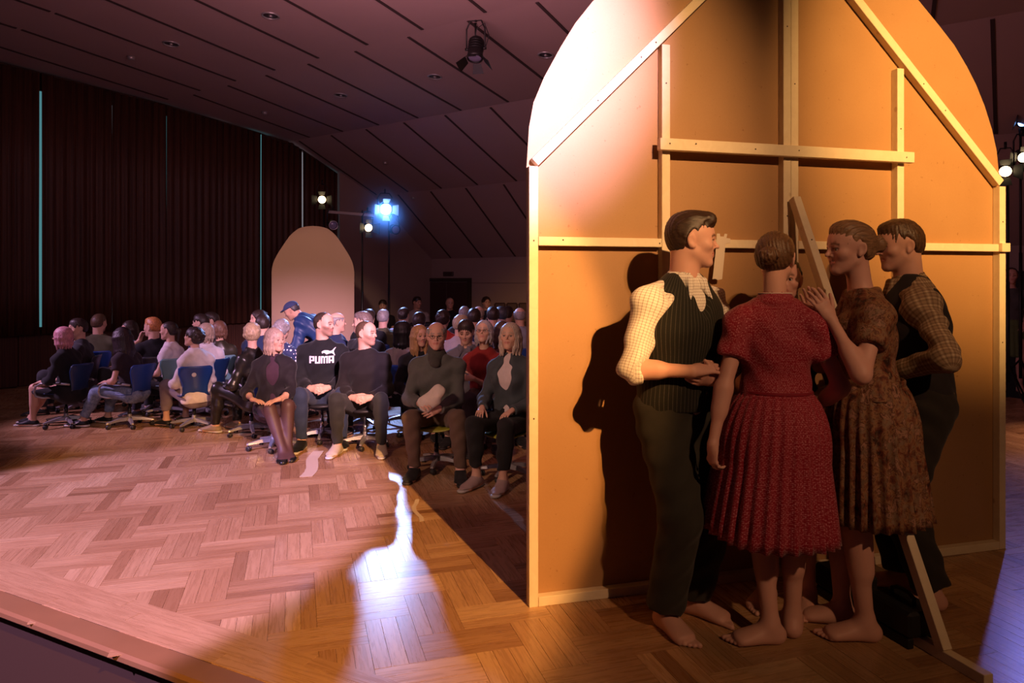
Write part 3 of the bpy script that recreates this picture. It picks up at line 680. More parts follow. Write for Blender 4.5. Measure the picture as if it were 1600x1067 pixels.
# ball of haze added around the blue lamp to stand for its halo
hz_m = bpy.data.materials.new('halo_haze'); hz_m.use_nodes = True; ht = hz_m.node_tree; ht.nodes.clear()
ho = ht.nodes.new('ShaderNodeOutputMaterial'); hv = ht.nodes.new('ShaderNodeVolumeScatter'); hv.inputs['Color'].default_value = (0.22, 0.55, 1.0, 1); hv.inputs['Anisotropy'].default_value = 0.1; ht.links.new(hv.outputs[0], ho.inputs['Volume'])
hc = ht.nodes.new('ShaderNodeTexCoord'); hg = ht.nodes.new('ShaderNodeTexGradient'); hg.gradient_type = 'QUADRATIC_SPHERE'; ht.links.new(hc.outputs['Object'], hg.inputs[0])
hm_ = ht.nodes.new('ShaderNodeMath'); hm_.operation = 'MULTIPLY'; hm_.inputs[1].default_value = 0.42; ht.links.new(hg.outputs['Fac'], hm_.inputs[0]); ht.links.new(hm_.outputs[0], hv.inputs['Density'])
sm = bmesh.new(); bmesh.ops.create_icosphere(sm, subdivisions=3, radius=1.0); me_ = bpy.data.meshes.new('smoke'); sm.to_mesh(me_); sm.free(); me_.materials.append(hz_m)
so_ = bpy.data.objects.new('smoke', me_); COL.objects.link(so_); so_.location = BLUE_POS+Vector((0.03, -0.35, -0.04)); so_.scale = (0.95, 0.95, 0.85)
tag(so_, 'added ball of haze standing for the halo around the blue spotlight', 'smoke', kind='stuff')
# tape marks on the parquet
TM = plain('floor_tape', (0.62, 0.50, 0.36), 0.5)
for k, (pa_, pb_, wd, lab) in enumerate([((478, 745), (497, 706), .10, 'torn wide strip of pale paper tape on the parquet before the front row'), ((655, 815), (648, 782), .03, 'narrow curl of pale tape on the parquet beside the blue light patch')]):
    a, b = gp(*pa_), gp(*pb_); dv = (b-a).normalized(); sd = Vector((dv.y, -dv.x, 0))
    m = MB(); n_ = 6; pts = []
    ctr = [a.lerp(b, i/n_)+sd*0.02*math.sin(i*1.1+k)+UP*(0.003+0.006*(i == n_)) for i in range(n_+1)]
    vs = [c+sd*wd/2*(1+.1*math.sin(i*3)) for i, c in enumerate(ctr)]+[c-sd*wd/2 for c in ctr]; vs = vs+[v-UP*0.002 for v in vs]
    fs = []
    N1 = n_+1
    for i in range(n_): fs += [(i, i+1, N1+i+1, N1+i), (2*N1+i, 3*N1+i, 3*N1+i+1, 2*N1+i+1), (i, 2*N1+i, 2*N1+i+1, i+1), (N1+i, N1+i+1, 3*N1+i+1, 3*N1+i)]
    fs += [(0, N1, 3*N1, 2*N1), (n_, 2*N1+n_, 3*N1+n_, N1+n_)]
    tag(m.add(vs, fs).build('tape_strip', TM), lab, 'tape')
# ================================================================== people
def n3(v): v = np.array(v, float); return v/(np.linalg.norm(v)+1e-12)
def rz(a): c, s = math.cos(a), math.sin(a); return np.array([[c, -s, 0], [s, c, 0], [0, 0, 1.]])
def rx(a): c, s = math.cos(a), math.sin(a); return np.array([[1., 0, 0], [0, c, -s], [0, s, c]])
def ry(a): c, s = math.cos(a), math.sin(a); return np.array([[c, 0, s], [0, 1., 0], [-s, 0, c]])
def ik(a, t, l1, l2, pole):
    a, t = np.array(a, float), np.array(t, float); d = t-a; L = np.linalg.norm(d)
    if L > (l1+l2)*.999: t = a+d/L*(l1+l2)*.999; d = t-a; L = np.linalg.norm(d)
    if L < abs(l1-l2)+.02: L = abs(l1-l2)+.02; d = n3(d)*L; t = a+d
    u = d/L; x = (l1*l1-l2*l2+L*L)/(2*L); h = math.sqrt(max(l1*l1-x*x, 0))
    p = np.array(pole, float); p = p-u*(p@u); p = n3(p); return a+u*x+p*h, t
class Human:
    # local frame: +Y forward, +X the person's right, +Z up, origin on the floor under the pelvis
    def __init__(s, sc=1.0, sex='m', zp=.96, lean=2, lean2=None, roll=0, twist=0, head=(0, 0, 0), wr=None, ep=None, hands=None, ank=None, kp=None, toe=None, fat=1.0, bare=False, hip=0.0, nk=0.0, P=None):
        s.sc = sc; s.sex = sex; m = sex == 'm'; s.fat = fat; s.bare = bare
        L, L2 = math.radians(lean), math.radians(lean if lean2 is None else lean2); R = math.radians(roll); tw = math.radians(twist)
        s.P = np.array((0, 0, zp)) if P is None else np.array(P, float)
        t1 = n3((math.sin(R), math.sin(L), math.cos(L))); t2 = n3((math.sin(R)*.7, math.sin(L2), math.cos(L2))); s.t1, s.t2 = t1, t2
        s.w0 = np.array((math.cos(hip), -math.sin(hip), 0)); s.wc = rz(-tw) @ np.array((1., 0, 0)); s.wc = n3(s.wc-t2*(s.wc@t2)); s.fc = n3(np.cross(t2, s.wc))
        s.W = s.P+t1*.13*sc; s.C = s.W+n3(t1+t2)*.19*sc; s.U = s.C+t2*.115*sc; s.N = s.U+t2*.085*sc
        s.Rh = rz(-math.radians(head[0])) @ rx(-math.radians(head[1])) @ ry(math.radians(head[2]))
        nd = n3(t2*.9+np.array((0, 0, .35))+s.Rh[:, 1]*(.16+nk)); s.hs = (.985 if m else .95)*(sc*.55+.45)
        s.H = s.N+nd*(.180 if m else .178)*sc
        sw = (.172 if m else .143)*sc
        s.Sh = [s.U+t2*(-.014 if m else -.022)*sc+s.wc*sw*k+s.fc*(-.012) for k in (1, -1)]
        la, lf = .285*sc, .25*sc; lt, ls = .445*sc, .425*sc
        wr = wr or [(.2, .05, s.P[2]-.1), (-.2, .05, s.P[2]-.1)]
        ep = ep or [(.5, -1, -.2), (-.5, -1, -.2)]
        s.El, s.Wr = [], []
        for i in (0, 1):
            e, w_ = ik(s.Sh[i], wr[i], la, lf, ep[i]); s.El.append(e); s.Wr.append(w_)
        s.Hp = [s.P+s.w0*.09*sc*k-t1*.035*sc for k in (1, -1)]
        ank = ank or [(.1, 0, .085*sc), (-.1, 0, .085*sc)]; kp = kp or [(.05, 1, .1), (-.05, 1, .1)]
        s.Kn, s.An = [], []
        for i in (0, 1):
            k, a = ik(s.Hp[i], ank[i], lt, ls, kp[i]); s.Kn.append(k); s.An.append(a)
        s.toe = [n3((t[0], t[1], 0)) for t in (toe or [(.2, 1), (-.2, 1)])]
        s.hands = hands or [None, None]
    def torso(s, bust=True):
        sc, m, f = s.sc, s.sex == 'm', s.fat; g = 'torso'; w0, wc = s.w0, s.wc
        wm = n3(w0+wc)
        P, W, C, U, N, t1, t2 = s.P, s.W, s.C, s.U, s.N, s.t1, s.t2
        a = [cap(P-t1*.055*sc, P+t1*.03*sc, .104*sc*f, .106*sc*f, w0, 1.50 if m else 1.52, 1.43, .05, g),
             cap(P+t1*.03*sc, W, .108*sc*f, (.098 if m else .082)*sc*f, wm, 1.42, 1.42 if m else 1.36, .05, g),
             cap(W, C, (.098 if m else .082)*sc*f, (.112 if m else .098)*sc*(.5+.5*f), wm, 1.42 if m else 1.36, 1.42 if m else 1.38, .06, g),
             cap(C, U-t2*.02*sc, (.112 if m else .098)*sc*(.5+.5*f), (.09 if m else .078)*sc, wc, 1.42 if m else 1.38, 1.65, .06, g),
             cap(U-t2*.02*sc, N-t2*.02*sc, (.085 if m else .07)*sc, .052*sc, wc, 1.5, 1.2, .05, g)]
        for i in (0, 1):
            a.append(cap(N-t2*.02*sc, s.Sh[i]+t2*.004, (.046 if m else .038)*sc, (.050 if m else .042)*sc, None, 1, 1, .05, g))
            a.append(cap(U-t2*.045*sc, s.Sh[i]-t2*.016, .060*sc, (.046 if m else .040)*sc, None, 1, 1, .05, g))
            if not m and bust: a.append(ell(C+t2*.035*sc+s.fc*.066*sc+wc*.066*sc*(1, -1)[i], (.058*sc, .056*sc, .056*sc), None, .035, g))
            a.append(ell(P-t1*.05*sc-np.cross(t1, w0)*.038*sc+w0*.070*sc*(1, -1)[i], (.080*sc*f, .082*sc*f, .086*sc*f), None, .05, g))
        return a
    def arm(s, i):
        sc, k = s.sc, (1.0 if s.sex == 'm' else .84)*(.6+.4*s.fat); S, E, W = s.Sh[i], s.El[i], s.Wr[i]
        return [cap(S, E, .048*sc*k, .038*sc*k, None, 1, 1, .03, 'ua%d' % i), ell(S, (.055*sc*k,)*3, None, .04, 'ua%d' % i),
                cap(E, W, .038*sc*k, .025*sc*k, None, 1, 1, .02, 'fa%d' % i), cap(E+(W-E)*.08, E+(W-E)*.42, .042*sc*k, .036*sc*k, None, 1, 1, .03, 'fa%d' % i)]
    def leg(s, i):
        sc, k = s.sc, (.6+.4*s.fat); H, K, A = s.Hp[i], s.Kn[i], s.An[i]
        back = -n3(np.array((s.toe[i][0], s.toe[i][1], 0))); sh = n3(A-K); back = n3(back-sh*(back@sh))
        return [cap(H, K, .086*sc*k, .055*sc*k, None, 1, 1, .05, 'th%d' % i), cap(K, A, .052*sc, .034*sc, None, 1, 1, .03, 'sh%d' % i),
                cap(K+(A-K)*.14+back*.018, K+(A-K)*.48+back*.016, .049*sc, .040*sc, None, 1, 1, .04, 'sh%d' % i)]
    def foot(s, i):
        sc = s.sc; A, t = s.An[i], s.toe[i]; z0 = A[2]-.085*sc; side = np.array((t[1], -t[0], 0)); up = np.array((0, 0, 1.))
        B = np.array((A[0], A[1], z0)); g = 'ft%d' % i
        a = [cap(A, B+up*.05*sc-t*.012, .035*sc, .036*sc, None, 1, 1, .03, g), ell(B-t*.035*sc+up*.032*sc, (.034*sc, .034*sc, .033*sc), None, .03, g),
             cap(B+up*.052*sc+t*.015, B+t*.145*sc+up*.024*sc, .040*sc, .021*sc, side, 1.0, 2.0, .03, g), cap(B-t*.02+up*.024, B+t*.13*sc+up*.02, .024*sc, .02*sc, side, 1.3, 1.9, .025, g)]
        inner = -side if i == 0 else side
        if s.bare:
            for q, (o, l, r) in enumerate(((.030, .062, .0125), (.012, .060, .0095), (-.002, .053, .009), (-.015, .045, .0085), (-.027, .036, .008))):
                b = B+t*(.150-.006*q)*sc+inner*o*sc+up*.014*sc; a.append(cap(b, b+t*l*.7*sc-up*.004+inner*(.004-.002*q), r*sc, r*.95*sc, None, 1, 1, .006, g))
        else: a.append(cap(B+t*.14*sc+up*.02, B+t*.20*sc+up*.016, .018*sc, .014*sc, side, 2.0, 2.0, .02, g))
        return a
    def hand(s, i, d=None, nrm=None, curl=.5, thumb=.5, spread=.15):
        # d: direction wrist->knuckles, nrm: palm normal (where the palm faces)
        sc = s.sc*(1.0 if s.sex == 'm' else .92); W = s.Wr[i]; g = 'ha%d' % i
        d = n3(W-s.El[i]) if d is None else n3(d)
        nrm = np.array((0, 0, -1.)) if nrm is None else np.array(nrm, float); nrm = n3(nrm-d*(nrm@d))
        x = np.cross(d, nrm)*(1 if i == 0 else -1)       # towards the thumb side
        K = W+d*.088*sc
        a = [cap(W, W+d*.03*sc, .024*sc, .020*sc, x, 1.05, 1.3, .012, g), cap(W+d*.025*sc, K-d*.006, .0155*sc, .0125*sc, x, 1.9, 2.9, .012, g)]
        for q, (o, l) in enumerate(((.030, .074), (.010, .082), (-.010, .076), (-.029, .060))):
            b = K+x*o*sc-d*(.004 if q in (1, 2) else .010)*sc; ang = spread*(o/.03)*.35; r = (.0088, .009, .0085, .0075)[q]*sc; pt_ = b; acc = 0
            cu = curl if not isinstance(curl, (list, tuple)) else curl[q]
            for seg, fr in ((0, .44), (1, .32), (2, .24)):
                acc += cu*(.75, 1.0, .7)[seg]; dd = d*math.cos(acc)+nrm*math.sin(acc); dd = n3(dd+x*ang)
                e = pt_+dd*l*fr*sc; a.append(cap(pt_, e, r*(1-.06*seg), r*(1-.06*(seg+1)), None, 1, 1, .004, g)); pt_ = e
        b = W+d*.022*sc+x*.020*sc+nrm*.006*sc; d1 = n3(d*.72+x*(.75-.35*thumb)+nrm*(.25+.5*thumb)); e = b+d1*.042*sc
        a.append(cap(b, e, .0135*sc, .0105*sc, None, 1, 1, .010, g)); d2 = n3(d1+d*.35+nrm*.35*thumb); f_ = e+d2*.030*sc; a.append(cap(e, f_, .0105*sc, .0098*sc, None, 1, 1, .004, g))
        a.append(cap(f_, f_+n3(d2+d*.3+nrm*.2*thumb)*.024*sc, .0096*sc, .0075*sc, None, 1, 1, .004, g))
        return a
    def hp(s, x, y, z): return s.H+s.Rh @ (np.array((x, y, z))*s.hs)
    def headp(s, smile=0.0, ears=True):
        hs = s.hs; Rt = s.Rh.T; p = s.hp; m = s.sex == 'm'; g = 'head'; wx = s.Rh[:, 0]
        def E(c, r, k=.012, op=0, rot=None): return ell(p(*c), [q*hs for q in r], Rt if rot is None else (s.Rh @ rot).T, k*hs, g, op)
        def Cc(a, b, ra, rb=None, k=.010, op=0, w=None, fa=1.): return cap(p(*a), p(*b), ra*hs, (ra if rb is None else rb)*hs, w, fa, None, k*hs, g, (), op)
        jw = 1.0 if m else .92
        a = [E((0, -.014, .034), (.076, .094, .082)), E((0, .010, .036), (.068, .080, .070), .03), E((0, .026, -.024), (.061*jw, .060, .084), .03),
             Cc((-.046*jw, .004, -.052), (-.014*jw, .060, -.093), .021, .017, .03), Cc((.046*jw, .004, -.052), (.014*jw, .060, -.093), .021, .017, .03), E((0, .069, -.094), (.020, .017, .016), .02),
             Cc((0, .080, .020), (0, .1055, -.0205), .0062, .0072, .012), E((0, .107, -.0235), (.0088, .009, .0078), .008), E((-.0115, .089, -.027), (.0065, .009, .006), .006), E((.0115, .089, -.027), (.0065, .009, .006), .006),
             Cc((-.014, .081, .021), (-.044, .064, .021), .0105 if m else .0085, .008, .014), Cc((.014, .081, .021), (.044, .064, .021), .0105 if m else .0085, .008, .014),
             E((-.044, .056, -.020), (.022, .022, .019), .025), E((.044, .056, -.020), (.022, .022, .019), .025),
             E((0, .070, -.052), (.030, .016, .024), .02)]
        sm = smile*.010
        # eye sockets and mouth line, then lids, lips
        a += [E((-.0315, .092, .001), (.017, .016, .0125), .010, 1), E((.0315, .092, .001), (.017, .016, .0125), .010, 1)]
        for k in (-1, 1):
            a += [Cc((k*.020, .0805, .007), (k*.0315, .0845, .0105), .0042, None, .004), Cc((k*.0315, .0845, .0105), (k*.043, .074, .005), .0042, None, .004), Cc((k*.021, .0795, -.007), (k*.0315, .082, -.009), .0038, None, .004), Cc((k*.0315, .082, -.009), (k*.042, .073, -.004), .0038, None, .004)]
            a += [Cc((0, .0865, -.0505), (k*.024*(1+smile*.25), .073, -.0535+sm), .0062, .0035, .006), Cc((0, .0855, -.0625-.3*sm), (k*.021*(1+smile*.25), .073, -.057+sm), .0072, .0035, .006)]
            if smile > .5: a += [E((k*.036, .064, -.034), (.014, .012, .013), .015)]
        a += [Cc((-.022, .084, -.0565+sm*.6), (.022, .084, -.0565+sm*.6), .0022+.004*max(0, smile-.5), None, .004, 1)]
        if ears:
            for k in (-1, 1):
                er = rz(k*.35) @ ry(k*.12) @ rx(.15)
                a += [E((k*.079, -.016, -.002), (.0085, .019, .031), .006, 0, er), E((k*.0875, -.012, .002), (.006, .011, .019), .005, 1, er), E((k*.074, -.006, -.026), (.008, .010, .012), .006)]
        nr = (.056 if m else .041)*s.sc
        a += [cap(s.N-s.t2*.03*s.sc, p(0, -.024, -.055), nr*1.12, nr*.95, None, 1, 1, .025, 'neck'), cap(s.N+s.t2*.01, p(0, -.040, -.02), nr*.9, nr*.95, None, 1, 1, .03, 'neck')]
        return a
    def lips_brows(s, Pv, base, lip, brow, beard=None, blush=.0, browk=.8):
        q = (Pv-s.H) @ s.Rh/s.hs; col = np.tile(np.array(base, np.float32), (len(Pv), 1))
        def blend(mask, c):
            nonlocal col; col = col*(1-mask[:, None])+np.array(c, np.float32)*mask[:, None]
        hd = np.clip((.17-np.linalg.norm(q, axis=1))/.03, 0, 1)
        x = np.abs(q[:, 0]); front = np.clip((q[:, 1]-.05)/.015, 0, 1)
        if beard is not None:
            d = np.clip((-.028-q[:, 2]-np.clip(x-.03, 0, 1)*-.6)/.015, 0, 1)*np.clip((q[:, 1]-.0)/.02, 0, 1)*np.clip((.125+q[:, 2])/.02, 0, 1); blend(d*hd*beard[1], beard[0])
        lz = np.clip(1-np.abs(q[:, 2]+.056)/(.0135*np.sqrt(np.clip(1-(x/.028)**2, 0, 1))+1e-4), 0, 1); blend(np.clip(lz*2.2, 0, 1)*front*hd*.75, lip)
        bz = .0265-.25*np.clip(x-.034, 0, 1)+.0*x; bm_ = np.clip(1-np.abs(q[:, 2]-bz)/.006, 0, 1)*((x > .011) & (x < .050)); blend(np.clip(bm_*2, 0, 1)*front*hd*browk, brow)
        sock = np.clip(1-np.sqrt(((x-.0315)/.02)**2+((q[:, 2])/.013)**2), 0, 1)*front*hd; blend(np.clip(sock*1.6, 0, 1)*.55, tuple(c*.42 for c in base))  # shade of the eye sockets painted into the skin colour
        ls = np.clip(1-np.abs(q[:, 2]-.0075+9*(x-.031)**2)/.0038, 0, 1)*((x > .016) & (x < .047))*front*hd; blend(np.clip(ls*1.6, 0, 1)*.85, tuple(c*.5 for c in brow))
        bl = np.clip(1-np.sqrt(((x-.042)/.022)**2+((q[:, 2]+.025)/.02)**2), 0, 1)*front*hd; blend(bl*(.18+blush), (.62, .24, .18))
        return col
def root_of(hu, loc, yaw, label, group=None, cat='person'):
    return empty('person', loc, -math.radians(yaw), label, cat, group)
SKINS = {'fair': (.62, .37, .27), 'tan': (.52, .29, .19), 'rosy': (.64, .36, .29)}
def xf(s, P): return P
def body_mesh(hu, root, skin='fair', lip=(.50, .16, .14), brow=(.12, .07, .04), h=.011, hf=None, beard=None, smile=0, hide=(), browk=.95, fingers=True, extra=(), slim=.006):
    pr = hu.torso(False)
    for i in (0, 1):
        pr += hu.arm(i)+hu.leg(i)+hu.foot(i)
        hd = hu.hands[i]
        if hd is None: hd = {}
        pr += hu.hand(i, **hd)
    # slimmer trunk and legs so that cloth never meets skin
    pr = [inflate(p, -slim) if (p['g'] == 'torso' or p['g'][:2] == 'th') else p for p in pr]
    if slim > .01:
        for p in pr:
            if p['g'][:2] == 'th': p['rb'] += slim-.004
    pr += hu.headp(smile)+list(extra)
    fines = None
    if hf:
        c = hu.H; r = .125*hu.hs; fines = [[], [], []]
        for a in range(3): fines[a].append((c[a]-r-(.02 if a == 2 else 0), c[a]+r))
        for i in (0, 1):
            hp_ = [p for p in pr if p['g'] == 'ha%d' % i]; lo, hi = zip(*[_bb(p) for p in hp_]); lo = np.min(lo, 0); hi = np.max(hi, 0)
            for a in range(3): fines[a].append((lo[a], hi[a]))
            if hu.bare:
                fp_ = [p for p in pr if p['g'] == 'ft%d' % i]; lo, hi = zip(*[_bb(p) for p in fp_]); lo = np.min(lo, 0); hi = np.max(hi, 0)
                for a in range(3): fines[a].append((lo[a], hi[a]))
    def flatfloor(D, X, Y, Z): return np.maximum(D, .001-Z)
    P, Q = field(pr, h, hf, fines, flatfloor)
    # the body is one skin: keep the largest connected piece
    col = hu.lips_brows(P, SKINS[skin] if isinstance(skin, str) else skin, lip, brow, beard, 0, browk)
    return thin(link('body', qmesh('body', P, Q, col), SKIN, root), DEC['body'])
_EYE = {}
EYEW = plain('eye_white', (.55, .50, .47), .25); 
def eye_mesh(iris):
    if iris in _EYE: return _EYE[iris]
    m = MB(); n = 12; prof = [(.0005, .0125), (.0026, .0123), (.0030, .01215), (.0058, .0111), (.0061, .0109), (.0095, .0082), (.0122, .003), (.0122, -.003), (.0085, -.0092), (.0005, -.0125)]
    vs = [Vector((r*math.cos(2*PI*k/n), z, r*math.sin(2*PI*k/n))) for r, z in prof for k in range(n)]; fs = []
    for i in range(len(prof)-1):
        for k in range(n): fs.append((i*n+k, i*n+(k+1) % n, (i+1)*n+(k+1) % n, (i+1)*n+k))
    me = m.add(vs, fs, True).mesh('eye')
    for mt in (EYEW, plain('iris', iris, .2), plain('pupil', (.008, .006, .005), .1)): me.materials.append(mt)
    mi = [2]*(n*2)+[1]*(n*2)+[0]*(n*(len(prof)-5)); me.polygons.foreach_set('material_index', mi[:len(me.polygons)]); me.update(); _EYE[iris] = me; return me
def eyes(hu, root, iris=(.10, .07, .05), look=(0, 0)):
    for k in (1, -1):
        o = bpy.data.objects.new('eye', eye_mesh(iris)); COL.objects.link(o); o.parent = root
        R = hu.Rh @ rz(-math.radians(look[0])) @ rx(-math.radians(look[1])); p = hu.hp(k*.0315, .0710, .001)
        M = Matrix(R.tolist()).to_4x4(); M.translation = Vector(p.tolist()); o.matrix_local = M @ Matrix.Scale(hu.hs, 4)
# ---- hair: built in the head frame, then moved with the head
def hair(hu, root, style, color, h=.007, seed=0, mat=None, name='hair', amp=.0022):
    c = cap; pr = []; clipf = None; scl = (70, 70, 9)
    shell = lambda e, k=.02: [ell((0, -.016, .036), (.078+e, .096+e, .084+e), None, k), ell((0, -.022, .000), (.074+e, .086+e, .078+e), None, k)]
    tamp = {'buzz': .0065, 'balding': .010}.get(style, .016)
    def hairline(yf, zf, zs, zb, soft=.012):      # forehead line, side line, nape line
        def cf(D, X, Y, Z):
            line = np.interp(np.broadcast_to(Y, (1, Y.shape[1], 1)), [-.09, -.045, -.028, -.005, .012, .030, .048, .075, .1], [zb, zb+.012, zs-.005, zs+.022, zs+.002, zs+(.012 if style == 'buzz' else .030), zf-.014, zf, zf+.004]).astype(np.float32)
            tp_ = np.clip(1-(Z-line)/.034, 0, 1); return np.maximum(D+tp_*tp_*tamp, (line-Z)*.8)
        return cf
    if style in ('short', 'crop', 'buzz', 'quiff', 'fringe', 'balding', 'combback'):
        e = {'short': .012, 'crop': .008, 'buzz': .0035, 'quiff': .006, 'fringe': .012, 'balding': .010, 'combback': .008}[style]
        pr = shell(e); zf = {'balding': .105, 'buzz': .078}.get(style, .076); clipf = hairline(zf, 0, .012, -.060)
        if style == 'short': pr += [ell((0, .01, .088), (.062, .07, .042), None, .03)]
        if style == 'fringe': pr += [ell((0, .03, .085), (.06, .062, .038), None, .03), cap((-.045, .062, .072), (.045, .066, .072), .020, .018, None, 1, 1, .02)]; clipf = hairline(.058, 0, .010, -.065)
        if style == 'quiff': pr += [ell((.0, .0, .097), (.060, .088, .042), None, .025), cap((-.030, .064, .100), (.035, .068, .097), .027, .024, None, 1, 1, .035), ell((0, -.075, .04), (.06, .045, .07), None, .03)]; scl = (60, 14, 60); clipf = hairline(.084, 0, .016, -.068)
        if style == 'crop': pr += [ell((0, .008, .095), (.058, .080, .035), None, .03)]; scl = (60, 30, 40)
        if style == 'combback': pr += [ell((0, -.01, .08), (.066, .085, .045), None, .03)]
    elif style in ('bun', 'updo', 'pony'):
        pr = shell(.006)+[ell((0, -.06, .02), (.066, .052, .075), None, .03)]; clipf = hairline(.082, 0, .004, -.072); scl = (70, 9, 70)
        if style == 'updo':
            pr += [ell((0, .02, .092), (.055, .06, .034), None, .03)]
        if style in ('bun', 'updo'):
            cz = .0 if style == 'bun' else .012; by = -.138
            pts = []
            for i in range(22):
                a = i*.62; r = .036-.0013*i; pts.append((r*math.cos(a), by-.0012*i, cz+r*.9*math.sin(a)))
            extra_ = [cap(a, b, .0138, .0138, None, 1, 1, .0008) for a, b in zip(pts[:-1], pts[1:])]+[ell((0, by+.014, cz), (.040, .024, .038), None, .01)]
        else:
            extra_ = [cap((0, -.105, .02), (0, -.135, .0), .020, .026, None, 1, 1, .01), cap((0, -.135, .0), (0, -.125, -.14), .026, .012, None, 1, 1, .02)]
    elif style in ('long', 'bob', 'lob', 'messy'):
        pr = shell(.010)+[ell((0, -.045, .02), (.074, .07, .085), None, .03)]
        zend = {'bob': -.115, 'lob': -.165, 'long': -.27, 'messy': -.33}[style]; wd = {'bob': .018, 'lob': .020, 'long': .022, 'messy': .034}[style]
        clipf = hairline(.086, 0, -.02, -.2)
        extra_ = []; rr = random.Random(seed); n = 13
        for i in range(n):
            a = math.radians(-58+i*296/(n-1)-90+0)     # around the back from temple to temple
            a = math.radians(28+ (i/(n-1))*304+90-0)
            x0, y0 = .074*math.sin(-a+PI), .0
            ang = math.radians(35+i/(n-1)*290); sx, cy = math.sin(ang), math.cos(ang)
            p0 = (.070*sx, -.012+.078*cy*.9, .055); p1 = (.083*sx, -.018+.085*cy, -.01); p2 = (.086*sx+.004*rr.uniform(-1, 1), -.026+.080*cy, zend*.55)
            p3 = (.080*sx+.012*rr.uniform(-1, 1), -.024+.070*cy+.01*rr.uniform(-1, 1), zend*(1+.12*rr.uniform(-1, 1)))
            extra_ += [cap(p0, p1, wd*.8, wd, None, 1, 1, .018), cap(p1, p2, wd, wd*.95, None, 1, 1, .018), cap(p2, p3, wd*.95, wd*.45, None, 1, 1, .014)]
    elif style in ('curly', 'fluffy'):
        pr = shell(.014); clipf = hairline(.086, 0, -.012, -.085); extra_ = []; rr = random.Random(seed)
        for i in range(46 if style == 'curly' else 30):
            th = rr.uniform(0, 2*PI); ph = rr.uniform(-.75, 1.45); x, y, z = math.cos(ph)*math.sin(th), math.cos(ph)*math.cos(th), math.sin(ph)
            if y > .35 and z < .62: continue
            if y > 0.05 and z < -.1: continue
            extra_.append(ell((x*.083, -.022+y*.098, .028+z*.086), (rr.uniform(.017, .027),)*3, None, .008))
    if style in ('short', 'crop', 'buzz', 'quiff', 'fringe', 'balding', 'combback'): extra_ = []
    def post1(D, X, Y, Z):
        D = clipf(D, X, Y, Z)
        if style == 'balding': D = np.maximum(D, np.minimum(Z-.068, .12-np.abs(Y+.0)))
        return D
    # two fields: clipped cap and free locks, joined in one grid
    allp = pr+extra_
    los, his = zip(*[_bb(p) for p in allp]); lo = np.min(los, 0)-.02; hi = np.max(his, 0)+.02
    def post(D, X, Y, Z):
        D = post1(D, X, Y, Z)
        for p in extra_:
            a, b = _bb(p); mg = p['k']+3*h
            ix = [slice(max(0, int((a[i]-mg-float(ax_.flat[0]))/h)-1), int((b[i]+mg-float(ax_.flat[0]))/h)+2) for i, ax_ in enumerate((X, Y, Z))]
            d = _pd(p, X[ix[0]], Y[:, ix[1]], Z[:, :, ix[2]]); o = D[ix[0], ix[1], ix[2]]; k = p['k']; hh = np.maximum(k-np.abs(o-d), 0)/k
            D[ix[0], ix[1], ix[2]] = np.minimum(o, d)-hh*hh*k*.25
        # keep the face clear
        face = np.sqrt((X/.066)**2+((Y-.095)/.085)**2+((Z+.035)/.105)**2)-1
        if style in ('long', 'bob', 'lob', 'messy', 'curly', 'fluffy'): D = np.maximum(D, -face*.06)
        ang = np.arctan2(X, Y+.02)
        if scl[1] < scl[0] and scl[1] < 20: st = np.sin(X*420+.8*np.sin(Y*60)+Z*90)
        else: st = np.sin(ang*34+Z*30+1.5*np.sin(Z*40))
        return D+amp*st
    base = [dict(p) for p in pr]
    dummy = [ell((lo+hi)/2, (hi-lo)/2, None, .0, 'box')]
    xs = [axis(float(lo[i]), float(hi[i]), h, (), h) for i in range(3)]
    D = np.full((len(xs[0]), len(xs[1]), len(xs[2])), .2, np.float32); X, Y, Z = xs[0][:, None, None], xs[1][None, :, None], xs[2][None, None, :]
    for p in base:
        d = _pd(p, X, Y, Z); k = max(p['k'], 1e-4); hh = np.maximum(k-np.abs(D-d), 0)/k; D = np.minimum(D, d)-hh*hh*k*.25
    D = post(D, X, Y, Z).astype(np.float32); D[0] = D[-1] = .2; D[:, 0] = D[:, -1] = .2; D[:, :, 0] = D[:, :, -1] = .2
    P, Q = snets(D, *xs); P = relax(P, Q, 1, .25)
    me = qmesh(name, P, Q); o = thin(link(name, me, mat or hair_mat(color, scl), root), DEC['hair'])
    M = Matrix(hu.Rh.tolist()).to_4x4(); M.translation = Vector(hu.H.tolist()); o.matrix_local = M @ Matrix.Scale(hu.hs, 4)
    return o
def thin(o, r):
    if r < 1: md = o.modifiers.new('thin', 'DECIMATE'); md.ratio = r
    return o
DEC = dict(body=1.0, cloth=1.0, hair=1.0)
